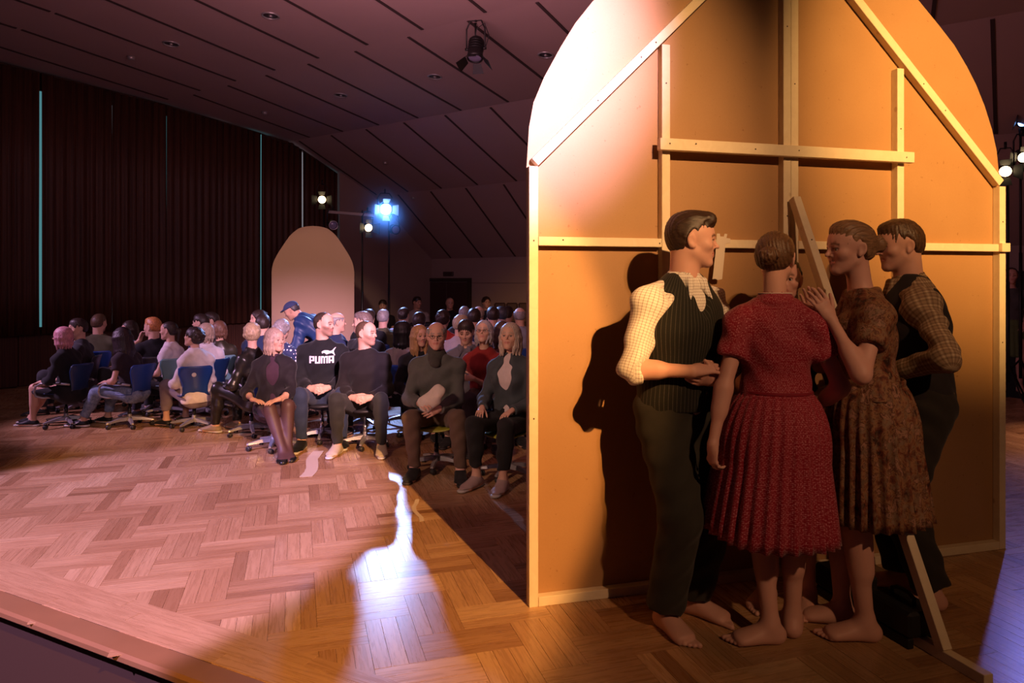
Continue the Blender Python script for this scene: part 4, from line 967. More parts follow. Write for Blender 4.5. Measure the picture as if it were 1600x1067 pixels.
# ---- clothing
def patattr(hu, P, limbs=True):
    # pattern coordinates in metres: around and along the nearest limb
    segs = [(hu.P-hu.t1*.25, hu.N, .13, 0)]
    for i in (0, 1) if limbs else (): segs += [(hu.Sh[i], hu.El[i], .045, 1), (hu.El[i], hu.Wr[i], .04, 2), (hu.Hp[i]+(hu.Kn[i]-hu.Hp[i])*.1, hu.Kn[i], .07, 3), (hu.Kn[i], hu.An[i], .05, 4)]
    best = np.full(len(P), 9., np.float32); out = np.zeros((len(P), 3), np.float32)
    for a, b, r, kd in segs:
        ba = b-a; L = np.linalg.norm(ba); ba = ba/L; q = P-a; h = np.clip(q @ ba, 0, L); d = np.linalg.norm(q-h[:, None]*ba, axis=1)-r
        ref = hu.fc if abs(hu.fc @ ba) < .8 else np.array((0, 0, 1.)); e1 = n3(ref-ba*(ref @ ba)); e2 = np.cross(ba, e1)
        u = np.arctan2(q @ e2, q @ e1); m = d < best; best[m] = d[m]
        out[m, 0] = (u*(r*1.1))[m]; out[m, 1] = (q @ ba)[m]; out[m, 2] = kd
    return out
def cloth(hu, root, name, prims, mat, h=.011, amp=.004, seed=0, cuts=(), extra_post=None, hf=None, fines=None, pat=True, k=None):
    cr = crease(amp, seed)
    def post(D, X, Y, Z):
        D = cr(D, X, Y, Z)
        for c, nrm in cuts: D = np.maximum(D, (X-c[0])*nrm[0]+(Y-c[1])*nrm[1]+(Z-c[2])*nrm[2])
        if extra_post: D = extra_post(D, X, Y, Z)
        return np.maximum(D, .006-Z)
    P, Q = field(prims, h, hf, fines, post)
    return thin(link(name, qmesh(name, P, Q, None, patattr(hu, P, pat != 'torso') if pat else None), mat, root), DEC['cloth'])
def top_prims(hu, e=.014, sleeve='long', el=None):
    el = e if el is None else el; pr = [inflate(p, e) for p in hu.torso()]
    for i in (0, 1):
        ua, fa = hu.Sh[i], hu.El[i]
        for p in hu.arm(i):
            q = inflate(p, el)
            if p['g'][:2] == 'ua' and p['t'] == 'c' and sleeve in ('short', 'half'):
                f = {'short': .52, 'half': .80}[sleeve]; d = n3(hu.El[i]-hu.Sh[i]); q['cuts'] = [(hu.Sh[i]+(hu.El[i]-hu.Sh[i])*f, d)]
                q['rb'] = q['rb']+.012
            if p['g'][:2] == 'fa':
                if sleeve in ('short', 'half', 'none'): continue
                d = n3(hu.Wr[i]-hu.El[i]); f = {'long': .97, 'rolled': .18, 'three': .45}[sleeve]; q['cuts'] = [(hu.El[i]+(hu.Wr[i]-hu.El[i])*f, d)]
            if p['g'][:2] == 'ua' and sleeve == 'none': continue
            pr.append(q)
    return pr
def hem_cut(hu, dz=-.06): return (hu.P+hu.t1*dz*hu.sc, -hu.t1)
def leg_prims(hu, e=.014, f=.96, es=None, waist=.075, wide=0):
    es = e if es is None else es
    pr = [inflate(p, e-.002) for p in hu.torso(False)[:2]]+[inflate(p, e-.002) for p in hu.torso(False) if p['t'] == 'e']
    for p in pr: p['cuts'] = [(hu.P+hu.t1*waist*hu.sc, hu.t1)]
    for i in (0, 1):
        for p in hu.leg(i):
            q = inflate(p, e if p['g'][:2] == 'th' else es)
            if p['g'][:2] == 'sh': q['cuts'] = [(hu.Kn[i]+(hu.An[i]-hu.Kn[i])*f, n3(hu.An[i]-hu.Kn[i]))]
            pr.append(q)
        if wide:
            d = n3(hu.An[i]-hu.Kn[i]); pr.append(cap(hu.Hp[i]-np.array((0, 0, .1)), hu.Kn[i], .1*hu.sc, wide*1.08, None, 1, 1, .03)); pr.append(cap(hu.Kn[i], hu.An[i], wide*1.08, wide, None, 1, 1, .02, '', [(hu.Kn[i]+(hu.An[i]-hu.Kn[i])*f, d)]))
    return pr
def waist_cut(hu, dz=.085): return (hu.P+hu.t1*dz*hu.sc, hu.t1)
SOLE = plain('sole_white', (.62, .58, .54), .6); SOLED = plain('sole_dark', (.03, .025, .025), .6)
def shoes(hu, root, color, sole='white', h=.008, low=False):
    mt = fabric(color, .5, 300, 'shoe')
    for i in (0, 1):
        A, t = hu.An[i], hu.toe[i]; z0 = A[2]-.085*hu.sc
        def post(D, X, Y, Z): return np.maximum(D, z0+.020-Z)
        pr = [inflate(p, .008, .02) for p in hu.foot(i)]; pr[0]['cuts'] = [((A[0], A[1], z0+(.065 if low else .085)*hu.sc), (-.3*t[0], -.3*t[1], 1))]
        P, Q = field(pr, h, None, None, post); o = thin(link('shoe', qmesh('shoe', P, Q), mt, root), .4)
        side = np.array((t[1], -t[0], 0)); B = np.array((A[0], A[1], z0))
        sp = [cap(B-t*.04+np.array((0, 0, .014)), B+t*.20*hu.sc+np.array((0, 0, .014)), .040, .036, side, 1, 1.05, .01)]
        def post2(D, X, Y, Z): return np.maximum(np.maximum(D, Z-z0-.022), z0+.001-Z)
        P, Q = field(sp, .009, None, None, post2); thin(link('sole', qmesh('sole', P, Q), SOLE if sole == 'white' else SOLED, o), .3)
def collar(hu, root, mat, h=.006, r=.066, hgt=.040, gap=True, points=True, name='collar', drop=0.0):
    N = hu.N+hu.t2*(.010+drop); up = n3(hu.t2+n3(hu.H-hu.N)*.6); f = hu.fc; w_ = hu.wc
    k = 1 if hu.sex == 'm' else .86
    pr = [cap(N-up*.022, N+up*hgt, r*1.38*k, r*1.02*k, w_, 1.10, 1, .01, '', [(N+up*hgt, up)])]
    if points:
        for sg in (1, -1): pr += [cap(N+f*.082*k+w_*sg*.034+up*.000, N+f*.122*k+w_*sg*.062-up*.078, .014, .007, n3(w_*sg+f*.35), 2.0, 1.3, .012), cap(N+w_*sg*.080*k+up*.010, N+f*.080*k+w_*sg*.042-up*.014, .013, .015, up, 1.8, 1.9, .012)]
    sub = cap(N-up*.06, N+up*(hgt+.08), r*1.16*k, r*.84*k, w_, 1.06, 1, .004, '', (), 1)
    pr.append(sub)
    if gap: pr.append(cap(N+f*.110*k-up*.07, N+f*.095*k+up*.06, .010, .040, None, 1, 1, .006, '', (), 1))
    P, Q = field(pr, h); return link(name, qmesh(name, P, Q, None, patattr(hu, P)), mat, root)
def buttons(hu, root, pts, r=.008, mat=None, name='button'):
    for p, nrm in pts:
        m = MB(); M = Vector(n3(nrm).tolist()).to_track_quat('Z', 'Y').to_matrix(); m.lathe([(r, -.002), (r, .002), (r*.6, .003), (r*.5, .002)], 8, M, p); m.build(name, mat or BLKM, root)
# skirts as pleated lofts (local frame of the person)
def skirt(hu, root, name, mat, zw, zh, rw, rh_, cw=(0, 0), ch=(0, 0), n=26, amp=.016, hemwob=.01, tilt=(0, 0), seed=0, yaw=0.0, sub=5, bulge=.019):
    rr = random.Random(seed); ph = [rr.uniform(.7, 1.3) for _ in range(n)]; NA = n*sub; NZ = 15; vs = []; pat = []
    for layer in (0, 1):
        for j in range(NZ+1):
            v = j/NZ; z = zw+(zh-zw)*v; s = v**.62; bl = math.sin(min(1, v*2.1)*PI)*bulge+.005
            for i in range(NA):
                a = 2*PI*i/NA; fr = (i % sub)/sub; tri = abs(fr-.5)*2
                p_ = (tri-.5)*amp*(.25+1.1*v)*ph[i//sub]
                rx_ = rw[0]+(rh_[0]-rw[0])*s+bl+p_-layer*.004; ry_ = rw[1]+(rh_[1]-rw[1])*s+bl+p_-layer*.004
                lx = rx_*math.cos(a); ly = ry_*math.sin(a)
                lx += .012*v*math.sin(3*a+seed); ly += .012*v*math.cos(2*a+seed*2)
                c_, s_ = math.cos(yaw), math.sin(yaw); X_ = lx*c_-ly*s_; Y_ = lx*s_+ly*c_
                zz = z+v*(tilt[0]*math.cos(a)+tilt[1]*math.sin(a)+hemwob*math.sin(2*a+seed))
                vs.append((cw[0]+(ch[0]-cw[0])*v+X_, cw[1]+(ch[1]-cw[1])*v+Y_, zz)); pat.append((a*(rw[0]*.4+.6*rh_[0]), zz, 0))
    fs = []; off = (NZ+1)*NA
    for j in range(NZ):
        for i in range(NA):
            k2 = (i+1) % NA; fs.append((j*NA+i, (j+1)*NA+i, (j+1)*NA+k2, j*NA+k2)); fs.append((off+j*NA+i, off+j*NA+k2, off+(j+1)*NA+k2, off+(j+1)*NA+i))
    for i in range(NA):
        k2 = (i+1) % NA; fs.append((NZ*NA+i, off+NZ*NA+i, off+NZ*NA+k2, NZ*NA+k2)); fs.append((i, k2, off+k2, off+i))
    me = bpy.data.meshes.new(name); me.from_pydata(vs, [], fs); me.polygons.foreach_set('use_smooth', [True]*len(fs))
    at = me.attributes.new('pat', 'FLOAT_VECTOR', 'POINT'); at.data.foreach_set('vector', np.array(pat, np.float32).ravel()); me.update()
    return link(name, me, mat, root)
# ---- patterned cloth
def check_mat(name, base, line, step, width, line2=None, step2=None, rough=.85):
    m = NT(name); sx = m.n('ShaderNodeSeparateXYZ', Vector=m.attr('pat'))
    def lines(c, st, wd): f = m.math('FRACT', m.math('DIVIDE', c, st)); return m.math('LESS_THAN', m.math('ABSOLUTE', m.math('SUBTRACT', f, .5)), wd/2)
    a = m.math('MULTIPLY', m.math('ADD', lines(sx.outputs[0], step, width), lines(sx.outputs[1], step, width)), .5)
    c = m.mix(a, base, line)
    if line2: c = m.mix(m.math('MULTIPLY', m.math('ADD', lines(sx.outputs[0], step2, .3), lines(sx.outputs[1], step2, .3)), .4), c, line2)
    f = m.noise(m.coord('Object'), 25, 3); c = m.mix(m.math('MULTIPLY', f, .15), c, tuple(x*.6 for x in base))
    m.set(Base_Color=c, Roughness=rough); m.b.inputs['Specular IOR Level'].default_value = .2; return m.m
def stripe_mat(name, base, line, step, width, rough=.85):
    m = NT(name); sx = m.n('ShaderNodeSeparateXYZ', Vector=m.attr('pat')); f = m.math('FRACT', m.math('DIVIDE', sx.outputs[0], step))
    a = m.math('LESS_THAN', m.math('ABSOLUTE', m.math('SUBTRACT', f, .5)), width/2)
    n_ = m.noise(m.coord('Object'), 300, 2); a = m.math('MULTIPLY', a, m.math('MULTIPLY_ADD', n_, 1.2, .1))
    m.set(Base_Color=m.mix(a, base, line), Roughness=rough); m.b.inputs['Specular IOR Level'].default_value = .2; m.b.inputs['Sheen Weight'].default_value = .05; return m.m
def weave_mat():
    m = NT('red_print'); br = m.n('ShaderNodeTexBrick', {'offset': .5}, Vector=m.attr('pat'), Color1=(.27, .006, .022), Color2=(.22, .005, .018), Mortar=(.56, .22, .25), Scale=1.0)
    for k_, v_ in (('Mortar Size', .0009), ('Mortar Smooth', .3), ('Brick Width', .0125), ('Row Height', .0070)): br.inputs[k_].default_value = v_
    n_ = m.noise(m.attr('pat'), 120, 2); c = m.mix(m.ramp(n_, [(.42, (0, 0, 0)), (.58, (1, 1, 1))]), br.outputs[0], (.25, .006, .021))
    m.set(Base_Color=c, Roughness=.7); m.b.inputs['Specular IOR Level'].default_value = .25; m.b.inputs['Sheen Weight'].default_value = .1; return m.m
def floral_mat():
    m = NT('floral_print'); v = m.coord('Object', (1.0, 1.0, .8)); n1 = m.noise(v, 17, 4, .68, .35); n2 = m.noise(v, 44, 3, .65, .4); n3_ = m.noise(v, 8, 2)
    c = m.ramp(n1, [(.34, (.040, .016, .010)), (.43, (.17, .048, .026)), (.50, (.30, .155, .075)), (.55, (.095, .030, .018)), (.61, (.40, .21, .14)), (.68, (.10, .045, .028))])
    c = m.mix(m.ramp(n2, [(.50, (0, 0, 0)), (.66, (1, 1, 1))]), c, m.mix(n3_, (.055, .022, .014), (.36, .24, .15)))
    m.set(Base_Color=c, Roughness=.7); m.b.inputs['Specular IOR Level'].default_value = .25; return m.m
# ================================================================== the five dancers behind the flat
def place(loc, yaw):
    th = -math.radians(yaw); Mi = Matrix.Rotation(-th, 3, 'Z')
    def L(p): v = Mi @ (Vector(p)-Vector((loc[0], loc[1], 0))); return np.array(v)
    return L
CHECK = check_mat('checked_shirt', (.78, .73, .68), (.22, .13, .10), .0125, .20)
PLAID = check_mat('plaid_shirt', (.36, .24, .14), (.60, .47, .30), .034, .16, (.14, .08, .05), .017)
PIN = stripe_mat('pinstripe_vest', (.017, .016, .013), (.075, .068, .055), .0135, .16)
VESTD = fabric((.022, .017, .017), .85); TROU = fabric((.036, .032, .025), .9); TROUD = fabric((.028, .023, .018), .9)
RED = weave_mat(); FLOR = floral_mat(); PIPE = plain('piping_white', (.72, .55, .48), .7)
HB_, HL_ = .0105, .0042
DEC.update(body=.5, cloth=.9, hair=1.0)
def vest(hu, root, mat, seed, e=.036, hem=-.02):
    tp = [p for p in hu.torso() if p['t'] == 'c'][:5]; pr = [inflate(p, e) for p in tp]
    for i, k in enumerate((1, -1)): pr.append(cap(hu.N+hu.wc*k*.062-hu.t2*.015, hu.Sh[i]*.72+hu.N*.28+hu.t2*.012, .050, .044, None, 1, 1, .03))
    pr.append(cap(hu.N+hu.fc*.09+hu.t2*.04, hu.U+hu.fc*.16-hu.t2*.045, .080, .020, None, 1, 1, .01, '', (), 1))
    pr.append(cap(hu.N-hu.t2*.04, hu.N+hu.t2*.12, .062, .07, None, 1, 1, .01, '', (), 1))
    o = cloth(hu, root, 'vest', pr, mat, .008, .0025, seed, [hem_cut(hu, hem)], pat='torso')
    return o
def shirt(hu, root, mat, sleeve, seed, h=.0075, e=.016, el=.013):
    pr = top_prims(hu, e, sleeve, el)
    if sleeve == 'rolled':
        for i in (0, 1):
            d = hu.Wr[i]-hu.El[i]; u = hu.El[i]-hu.Sh[i]; pr.append(cap(hu.El[i]-u*.16, hu.El[i]+d*.10, .050, .050, None, 1, 1, .02, '', [(hu.El[i]+d*.17, n3(d))]))
            pr.append(cap(hu.Sh[i]+u*.25, hu.Sh[i]+u*.8, .050, .052, None, 1, 1, .04))
    pr.append(cap(hu.N+hu.t2*.012, hu.N+hu.t2*.2, .098, .12, None, 1, 1, .008, '', [(hu.N+hu.t2*.004, -hu.t2)], 1))
    pr.append(cap(hu.N+hu.fc*.12+hu.t2*.05, hu.N+hu.fc*.115-hu.t2*.075, .040, .006, None, 1, 1, .006, '', (), 1))
    return cloth(hu, root, 'shirt', pr, mat, h, .0085, seed, [hem_cut(hu, -.04)])
# --- left man: checked shirt, pinstriped vest
D1 = (0.765, 3.23); L1 = place(D1, 150)
m1 = Human(1.05, 'm', 1.008, 3, head=(-52, 2, -1), nk=.10, wr=[L1(pt(1082, 580, 2.99)), L1(pt(1118, 594, 3.06))], ep=[(.9, -.8, -.42), (-1, -.3, -.5)],
           ank=[(.10, .02, .089), (-.11, -.02, .089)], toe=[(.15, 1), (-.35, 1)], bare=True,
           hands=[dict(d=L1(pt(1114, 572, 3.01))-L1(pt(1082, 580, 2.99)), nrm=(0, -.6, -.8), curl=.55, thumb=.6), dict(d=L1(pt(1085, 592, 2.99))-L1(pt(1118, 594, 3.06)), nrm=(.2, -.75, .7), curl=.35, thumb=.2)])
r1 = root_of(m1, (*D1, 0), 150, 'barefoot man in checked shirt and pinstriped vest, hands clasped, leftmost of the dancers')
body_mesh(m1, r1, 'rosy', brow=(.10, .05, .03), h=HB_, hf=HL_, smile=.25)
eyes(m1, r1, (.10, .08, .06)); hair(m1, r1, 'quiff', (.034, .016, .010), .0055)
shirt(m1, r1, CHECK, 'rolled', 1); collar(m1, r1, CHECK, .0055)
vest(m1, r1, PIN, 2, .036)
cloth(m1, r1, 'trousers', leg_prims(m1, .022, .95, .02, wide=.088), TROU, .0095, .0075, 3)
bp = []
for k in range(5): c = m1.C*(1-k*.22)+m1.P*(k*.22); bp.append((c+m1.fc*(.151-.004*k)-m1.wc*.004+m1.t2*.015, m1.fc))
buttons(m1, r1, bp, .0085)
# --- woman in the red print dress, back to the camera
D2 = (1.125, 3.0); L2 = place(D2, 12)
m2 = Human(.99, 'f', .965, 3, head=(22, 4, 0), wr=[(.17, .17, .98), L2(pt(1112, 702, 2.94))], ep=[(.8, -1, -.2), (-1, -.6, 0)],
           ank=[L2(gp(1238, 990)+Vector((0, 0, .086))), L2(gp(1204, 1004)+Vector((0, 0, .086)))], toe=[(.15, 1), (-1, -.28)], bare=True,
           hands=[dict(d=(-.1, .6, .3), nrm=(-.7, 0, -.6), curl=.5), dict(d=(-.03, .12, -1), nrm=(.75, .5, .1), curl=.75, thumb=.6)])
r2 = root_of(m2, (*D2, 0), 12, 'barefoot woman with a brown bun in a red printed dress, back to the camera')
body_mesh(m2, r2, 'rosy', slim=.02, h=HB_, hf=HL_)
eyes(m2, r2); hair(m2, r2, 'bun', (.10, .048, .025), .0045)
def dress_top(hu, root, mat, seed, sleeve='short', e=.012, zc=.06, vneck=.0):
    pr = top_prims(hu, e, sleeve, .016); pr.append(cap(hu.N+hu.t2*.008, hu.N+hu.t2*.2, .080, .10, None, 1, 1, .008, '', [(hu.N+hu.t2*.002, -hu.t2)], 1))
    for i in (0, 1):
        u = hu.El[i]-hu.Sh[i]; pr.append(cap(hu.Sh[i], hu.Sh[i]+u*.45, .062, .058, None, 1, 1, .03, '', [(hu.Sh[i]+u*.52, n3(u))]))
    if vneck: pr.append(cap(hu.N+hu.fc*.10+hu.t2*.07, hu.C+hu.fc*.13+hu.t2*(.09-vneck), .075, .015, None, 1, 1, .01, '', (), 1))
    return cloth(hu, root, 'bodice', pr, mat, .0075, .004, seed, [hem_cut(hu, zc)])
dress_top(m2, r2, RED, 5); collar(m2, r2, RED, .0055, .070, .022, True, False)
cp = MB(); N = m2.N+m2.t2*.020; cp.tube([Vector(tuple(N+m2.wc*.0690*math.cos(a)+m2.fc*.0650*math.sin(a)+m2.t2*(.004))) for a in np.linspace(0, 2*PI, 28, endpoint=False)], .0028, 5, closed=True); cp.build('piping', PIPE, r2)
skirt(m2, r2, 'skirt', RED, 1.085, .478, (.141, .112), (.262, .225), (0, .005), (-.035, .0), 30, .022, .012, (-.022, .0), 3)
def belt(root, z, r, mat, c=(0, 0), w=.03, name='belt', yaw=0):
    m = MB(); n = 36; vs = []
    for q in ((0, -w/2), (.004, -w/2+.004), (.004, w/2-.004), (0, w/2), (-.006, w/2), (-.006, -w/2)):
        vs += [Vector((c[0]+(r[0]+q[0])*math.cos(2*PI*k/n), c[1]+(r[1]+q[0])*math.sin(2*PI*k/n), z+q[1])) for k in range(n)]
    fs = [(i*n+k, i*n+(k+1) % n, ((i+1) % 6)*n+(k+1) % n, ((i+1) % 6)*n+k) for i in range(6) for k in range(n)]
    return m.add(vs, fs, True).build(name, mat, root)
BR = fabric((.21, .007, .020), .7)
belt(r2, 1.088, (.146, .117), BR, (0, .005), .016)
# --- woman half hidden between the red and the floral dress
D3 = (1.305, 3.36); L3 = place(D3, 212)
m3 = Human(.94, 'f', .905, 2, head=(-8, -3, 0), wr=[(.12, .16, 1.02), (-.12, .16, 1.02)], bare=True, ank=[(.09, -.02, .081), (-.09, -.06, .081)],
           hands=[dict(d=(-.6, .3, .5), nrm=(-.3, -.8, 0), curl=.5), dict(d=(.6, .3, .5), nrm=(.3, -.8, 0), curl=.5)])
r3 = root_of(m3, (*D3, 0), 212, 'dark haired woman half hidden between the red dress and the floral dress')
body_mesh(m3, r3, 'rosy', slim=.02, h=HB_, hf=HL_); eyes(m3, r3, (.05, .03, .02)); hair(m3, r3, 'bun', (.035, .018, .012), .006)
DKD = fabric((.020, .016, .018), .85)
dress_top(m3, r3, DKD, 7); skirt(m3, r3, 'skirt', DKD, 1.02, .45, (.128, .105), (.19, .17), (0, 0), (0, 0), 24, .012, .01, (0, 0), 4)
# --- woman in the floral dress, laughing, hands raised
D4 = (1.565, 3.06); L4 = place(D4, -78)
m4 = Human(1.02, 'f', .995, 6, 4, head=(-18, 3, -2), nk=.16, wr=[L4(pt(1274, 500, 3.10)), L4(pt(1299, 500, 2.92))], ep=[(.6, -.2, -1), (-.5, -.35, -1)],
           ank=[L4(gp(1316, 975)+Vector((0, 0, .089))), L4(gp(1352, 1000)+Vector((0, 0, .089)))], toe=[(.1, 1), (-.12, 1)], bare=True,
           hands=[dict(d=(-.03, .25, 1), nrm=(-.9, .35, .1), curl=.25, thumb=.3), dict(d=(-.02, .55, 1), nrm=(.85, .3, 0), curl=.28, thumb=.15, spread=.25)])
r4 = root_of(m4, (*D4, 0), -78, 'barefoot laughing woman in a brown floral dress, hands raised, facing left')
body_mesh(m4, r4, 'rosy', brow=(.16, .08, .05), slim=.02, h=HB_, hf=HL_, smile=1.0); eyes(m4, r4, (.10, .09, .08)); hair(m4, r4, 'updo', (.24, .13, .065), .0045)
tm = MB(); tm.tube([Vector(tuple(m4.hp(x, .080-14*x*x, -.052+6*x*x))) for x in np.linspace(-.02, .02, 7)], .0052, 6); tm.build('teeth', plain('teeth_white', (.75, .68, .58), .3), r4)
dress_top(m4, r4, FLOR, 9, vneck=.055)
skirt(m4, r4, 'skirt', FLOR, 1.118, .535, (.138, .130), (.215, .205), (0, .010), (-.0, -.012), 26, .022, .012, (.0, -.0), 6, bulge=.013)
belt(r4, 1.122, (.143, .135), FLOR, (0, .010))
# --- man on the right: plaid shirt, dark vest
D5 = (1.985, 3.45); L5 = place(D5, -72)
m5 = Human(1.045, 'm', 1.003, 4, 3, head=(-16, 6, 0), nk=.14, wr=[(.06, .30, 1.10), L5(pt(1398, 582, 3.30))], ep=[(.8, -.6, -.6), (-1, -.55, -.5)],
           ank=[(.10, .04, .089), (-.10, -.04, .089)], toe=[(.15, 1), (-.3, 1)], bare=True,
           hands=[dict(d=(-.4, 1, 0), nrm=(-.6, -.3, -.5), curl=.5), dict(d=(.4, 1, -.1), nrm=(.6, -.3, -.6), curl=.5)])
r5 = root_of(m5, (*D5, 0), -72, 'barefoot man in plaid shirt and plain dark vest, rightmost of the dancers')
body_mesh(m5, r5, 'rosy', brow=(.12, .07, .04), h=HB_, hf=HL_); eyes(m5, r5, (.09, .07, .06)); hair(m5, r5, 'crop', (.085, .042, .022), .006)
shirt(m5, r5, PLAID, 'long', 11); collar(m5, r5, PLAID, .0055); vest(m5, r5, VESTD, 12)
cloth(m5, r5, 'trousers', leg_prims(m5, .022, .94, .02, wide=.085), TROUD, .0095, .0065, 13)
# --- woman far off behind the right edge of the flat
D6 = gp(1580, 612)
m6 = Human(.98, 'f', .94, 2, wr=[(.16, .16, .92), (-.12, .2, .95)], bare=True)
r6 = root_of(m6, D6, -150, 'distant barefoot woman in a green skirt, behind the right edge of the flat')
body_mesh(m6, r6, 'rosy', h=.012); hair(m6, r6, 'bun', (.06, .03, .02), .01)
dress_top(m6, r6, fabric((.08, .075, .08), .8), 15); skirt(m6, r6, 'skirt', fabric((.11, .15, .06), .85), 1.03, .50, (.135, .11), (.19, .16), n=20, amp=.012)
for p_ in (r1, r2, r3, r4, r5): pass
print('dancers', round(time.time()-_T0, 1), 'crowns', [round(float(m.hp(0, 0, .12)[2]), 3) for m in (m1, m2, m3, m4, m5)])
# ================================================================== chairs and stools
SILV = plain('cast_silver', (.42, .40, .42), .35, .55); RUB = plain('castor_black', (.02, .018, .02), .5); GAS = plain('gas_post', (.03, .03, .035), .25, .5); CHROME = plain('post_chrome', (.55, .52, .5), .2, .9)
SHELLC = {'navy blue': (.012, .050, .23), 'dark grey': (.022, .022, .030), 'pale teal': (.13, .24, .28), 'yellow green': (.30, .30, .03), 'dark blue': (.010, .030, .105)}
SHELLM = {k: plain('shell_'+k.replace(' ', '_'), c, .38) for k, c in SHELLC.items()}
def shell_mesh():
    prof = [(.225, .418), (.215, .432), (.17, .440), (.05, .440), (-.08, .436), (-.155, .440), (-.200, .462), (-.228, .51), (-.240, .58), (-.250, .66), (-.264, .75), (-.285, .82), (-.294, .845)]
    wid = [.150, .175, .200, .212, .208, .190, .165, .150, .152, .175, .205, .205, .175]
    n = 12; top = []; 
    for (y, z), w_ in zip(prof, wid):
        row = []
        for i in range(n+1):
            f = i/n*2-1; b = abs(f)**2.2
            if z < .45: row.append((f*w_, y, z+.022*b))
            else: row.append((f*w_, y+.045*b*min(1, (z-.45)/.1), z))
        top.append(row)
    m = MB(); N = n+1; R = len(prof)
    import itertools
    vs = [v for r in top for v in r]; vb = []
    for j in range(R):
        a = Vector(top[max(j-1, 0)][n//2]); b = Vector(top[min(j+1, R-1)][n//2]); t = (b-a).normalized(); nn = Vector((0, t.z, -t.y))*(-1)
        nn = Vector((0, -t.z, t.y)) if False else Vector((0, t.z, -t.y))
        if nn.z > 0 and j < 6: nn = -nn
        if j >= 6 and nn.y > 0: nn = -nn
        vb += [tuple(Vector(v)+nn*.011) for v in top[j]]
    off = len(vs); fs = []
    for j in range(R-1):
        for i in range(n):
            a, b, c, d = j*N+i, j*N+i+1, (j+1)*N+i+1, (j+1)*N+i; fs.append((a, b, c, d)); fs.append((off+d, off+c, off+b, off+a))
    for j in range(R-1):
        for i in (0, n): fs.append((j*N+i, (j+1)*N+i, off+(j+1)*N+i, off+j*N+i))
    for i in range(n):
        for j in (0, R-1): fs.append((j*N+i, j*N+i+1, off+j*N+i+1, off+j*N+i))
    return m.add(vs+vb, fs, True).mesh('seat_shell')
SHELL = shell_mesh()
def base_parts(root, post_top, mat_post):
    m = MB(); m.lathe([(.032, .075), (.034, .12), (.026, .16), (.026, .17)], 12); m.build('hub', SILV, root)
    m = MB(); m.lathe([(.024, .16), (.024, post_top*.62), (.015, post_top*.62+.003), (.015, post_top)], 12); m.build('gas_post', mat_post, root)
    for k in range(5):
        a = k*2*PI/5+.3; c, s = math.cos(a), math.sin(a); m = MB()
        v = []
        for r, w_, z0, z1 in ((.02, .026, .085, .135), (.14, .024, .085, .122), (.275, .020, .070, .092), (.295, .014, .070, .086)):
            for dw, z in ((-w_, z0), (w_, z0), (w_*.75, z1), (-w_*.75, z1)): v.append((r*c-dw*s, r*s+dw*c, z))
        f = [(3, 2, 1, 0), (12, 13, 14, 15)]
        for i in range(3):
            for q in range(4): f.append((i*4+q, i*4+(q+1) % 4, i*4+4+(q+1) % 4, i*4+4+q))
        m.add(v, f).build('base_arm', SILV, root)
        m = MB(); M = Matrix.Rotation(a+.7, 3, 'Z')
        for dx in (-.014, .014):
            R = M @ Matrix.Rotation(PI/2, 3, 'Y'); m.lathe([(.027, -.008), (.029, -.004), (.029, .004), (.027, .008)], 12, R, Vector((.28*c, .28*s, .0295))+M @ Vector((dx, .012, 0)))
        m.tube([(.28*c, .28*s, .03), (.28*c, .28*s, .072)], .008, 6); m.build('castor', RUB, root)['kind'] = 'stuff'
def make_chair(arms=False):
    root = empty('swivel_chair', (0, 0, 0), 0, 'x', 'chair')
    base_parts(root, .41, GAS)
    m = MB(); m.box((0, -.02, .418), (.20, .24, .022), None, .004); m.build('seat_plate', GAS, root)
    m = MB(); m.tube([(.09, .04, .412), (.16, .05, .412), (.20, .055, .415)], .007, 6); m.build('lever', GAS, root)
    o = link('seat_shell', SHELL, None, root); 
    if not SHELL.materials: SHELL.materials.append(SHELLM['navy blue'])
    if arms:
        for sg in (-1, 1):
            m = MB(); pts = [(sg*.12, .05, .405), (sg*.215, .16, .405), (sg*.25, .225, .43), (sg*.257, .25, .49), (sg*.257, .225, .56), (sg*.257, .15, .598), (sg*.257, .0, .605), (sg*.25, -.16, .60), (sg*.215, -.235, .59)]
            m.tube(pts, .014, 8); m.build('armrest', SILV, root)
            m = MB(); m.box((sg*.257, -.02, .615), (.046, .24, .018), None, .006); m.build('arm_pad', RUB, root)
    return root
def make_stool():
    root = empty('swivel_stool', (0, 0, 0), 0, 'x', 'stool'); base_parts(root, .42, CHROME)
    m = MB(); m.lathe([(.05, .405), (.14, .410), (.175, .418), (.185, .430), (.182, .442), (.165, .450), (.10, .453), (.001, .454)], 24); m.build('seat', RUB, root)
    m = MB(); m.lathe([(.05, .39), (.055, .405)], 10); m.build('seat_plate', GAS, root); return root
PROTO = {}
def chair(kind, loc, yaw, s, label, color='navy blue', sticker=False):
    if kind not in PROTO:
        o = {'chair': lambda: make_chair(False), 'arm': lambda: make_chair(True), 'stool': make_stool}[kind](); PROTO[kind] = o; note_kids(o)
    else: o = None
    if o is None:
        o = copy_tree(PROTO[kind])
    o.location = loc; o.rotation_euler = (0, 0, -math.radians(yaw)); o.scale = (s, s, s); o['label'] = label; o['group'] = 'audience stools' if kind == 'stool' else 'audience swivel chairs'
    for c in COLKIDS(o):
        if c.name.startswith('seat_shell'):
            c.material_slots[0].link = 'OBJECT'; c.material_slots[0].material = SHELLM[color]
    if sticker:
        m = MB(); m.lathe([(.028, -.0015), (.028, .0015)], 18, Matrix.Rotation(PI/2-.1, 3, 'X'), (-.02, -.2835, .735)); m.build('round_tag', plain('tag_white', (.75, .72, .72), .5), o)
    return o
def COLKIDS(o): return [c for c in o.children]
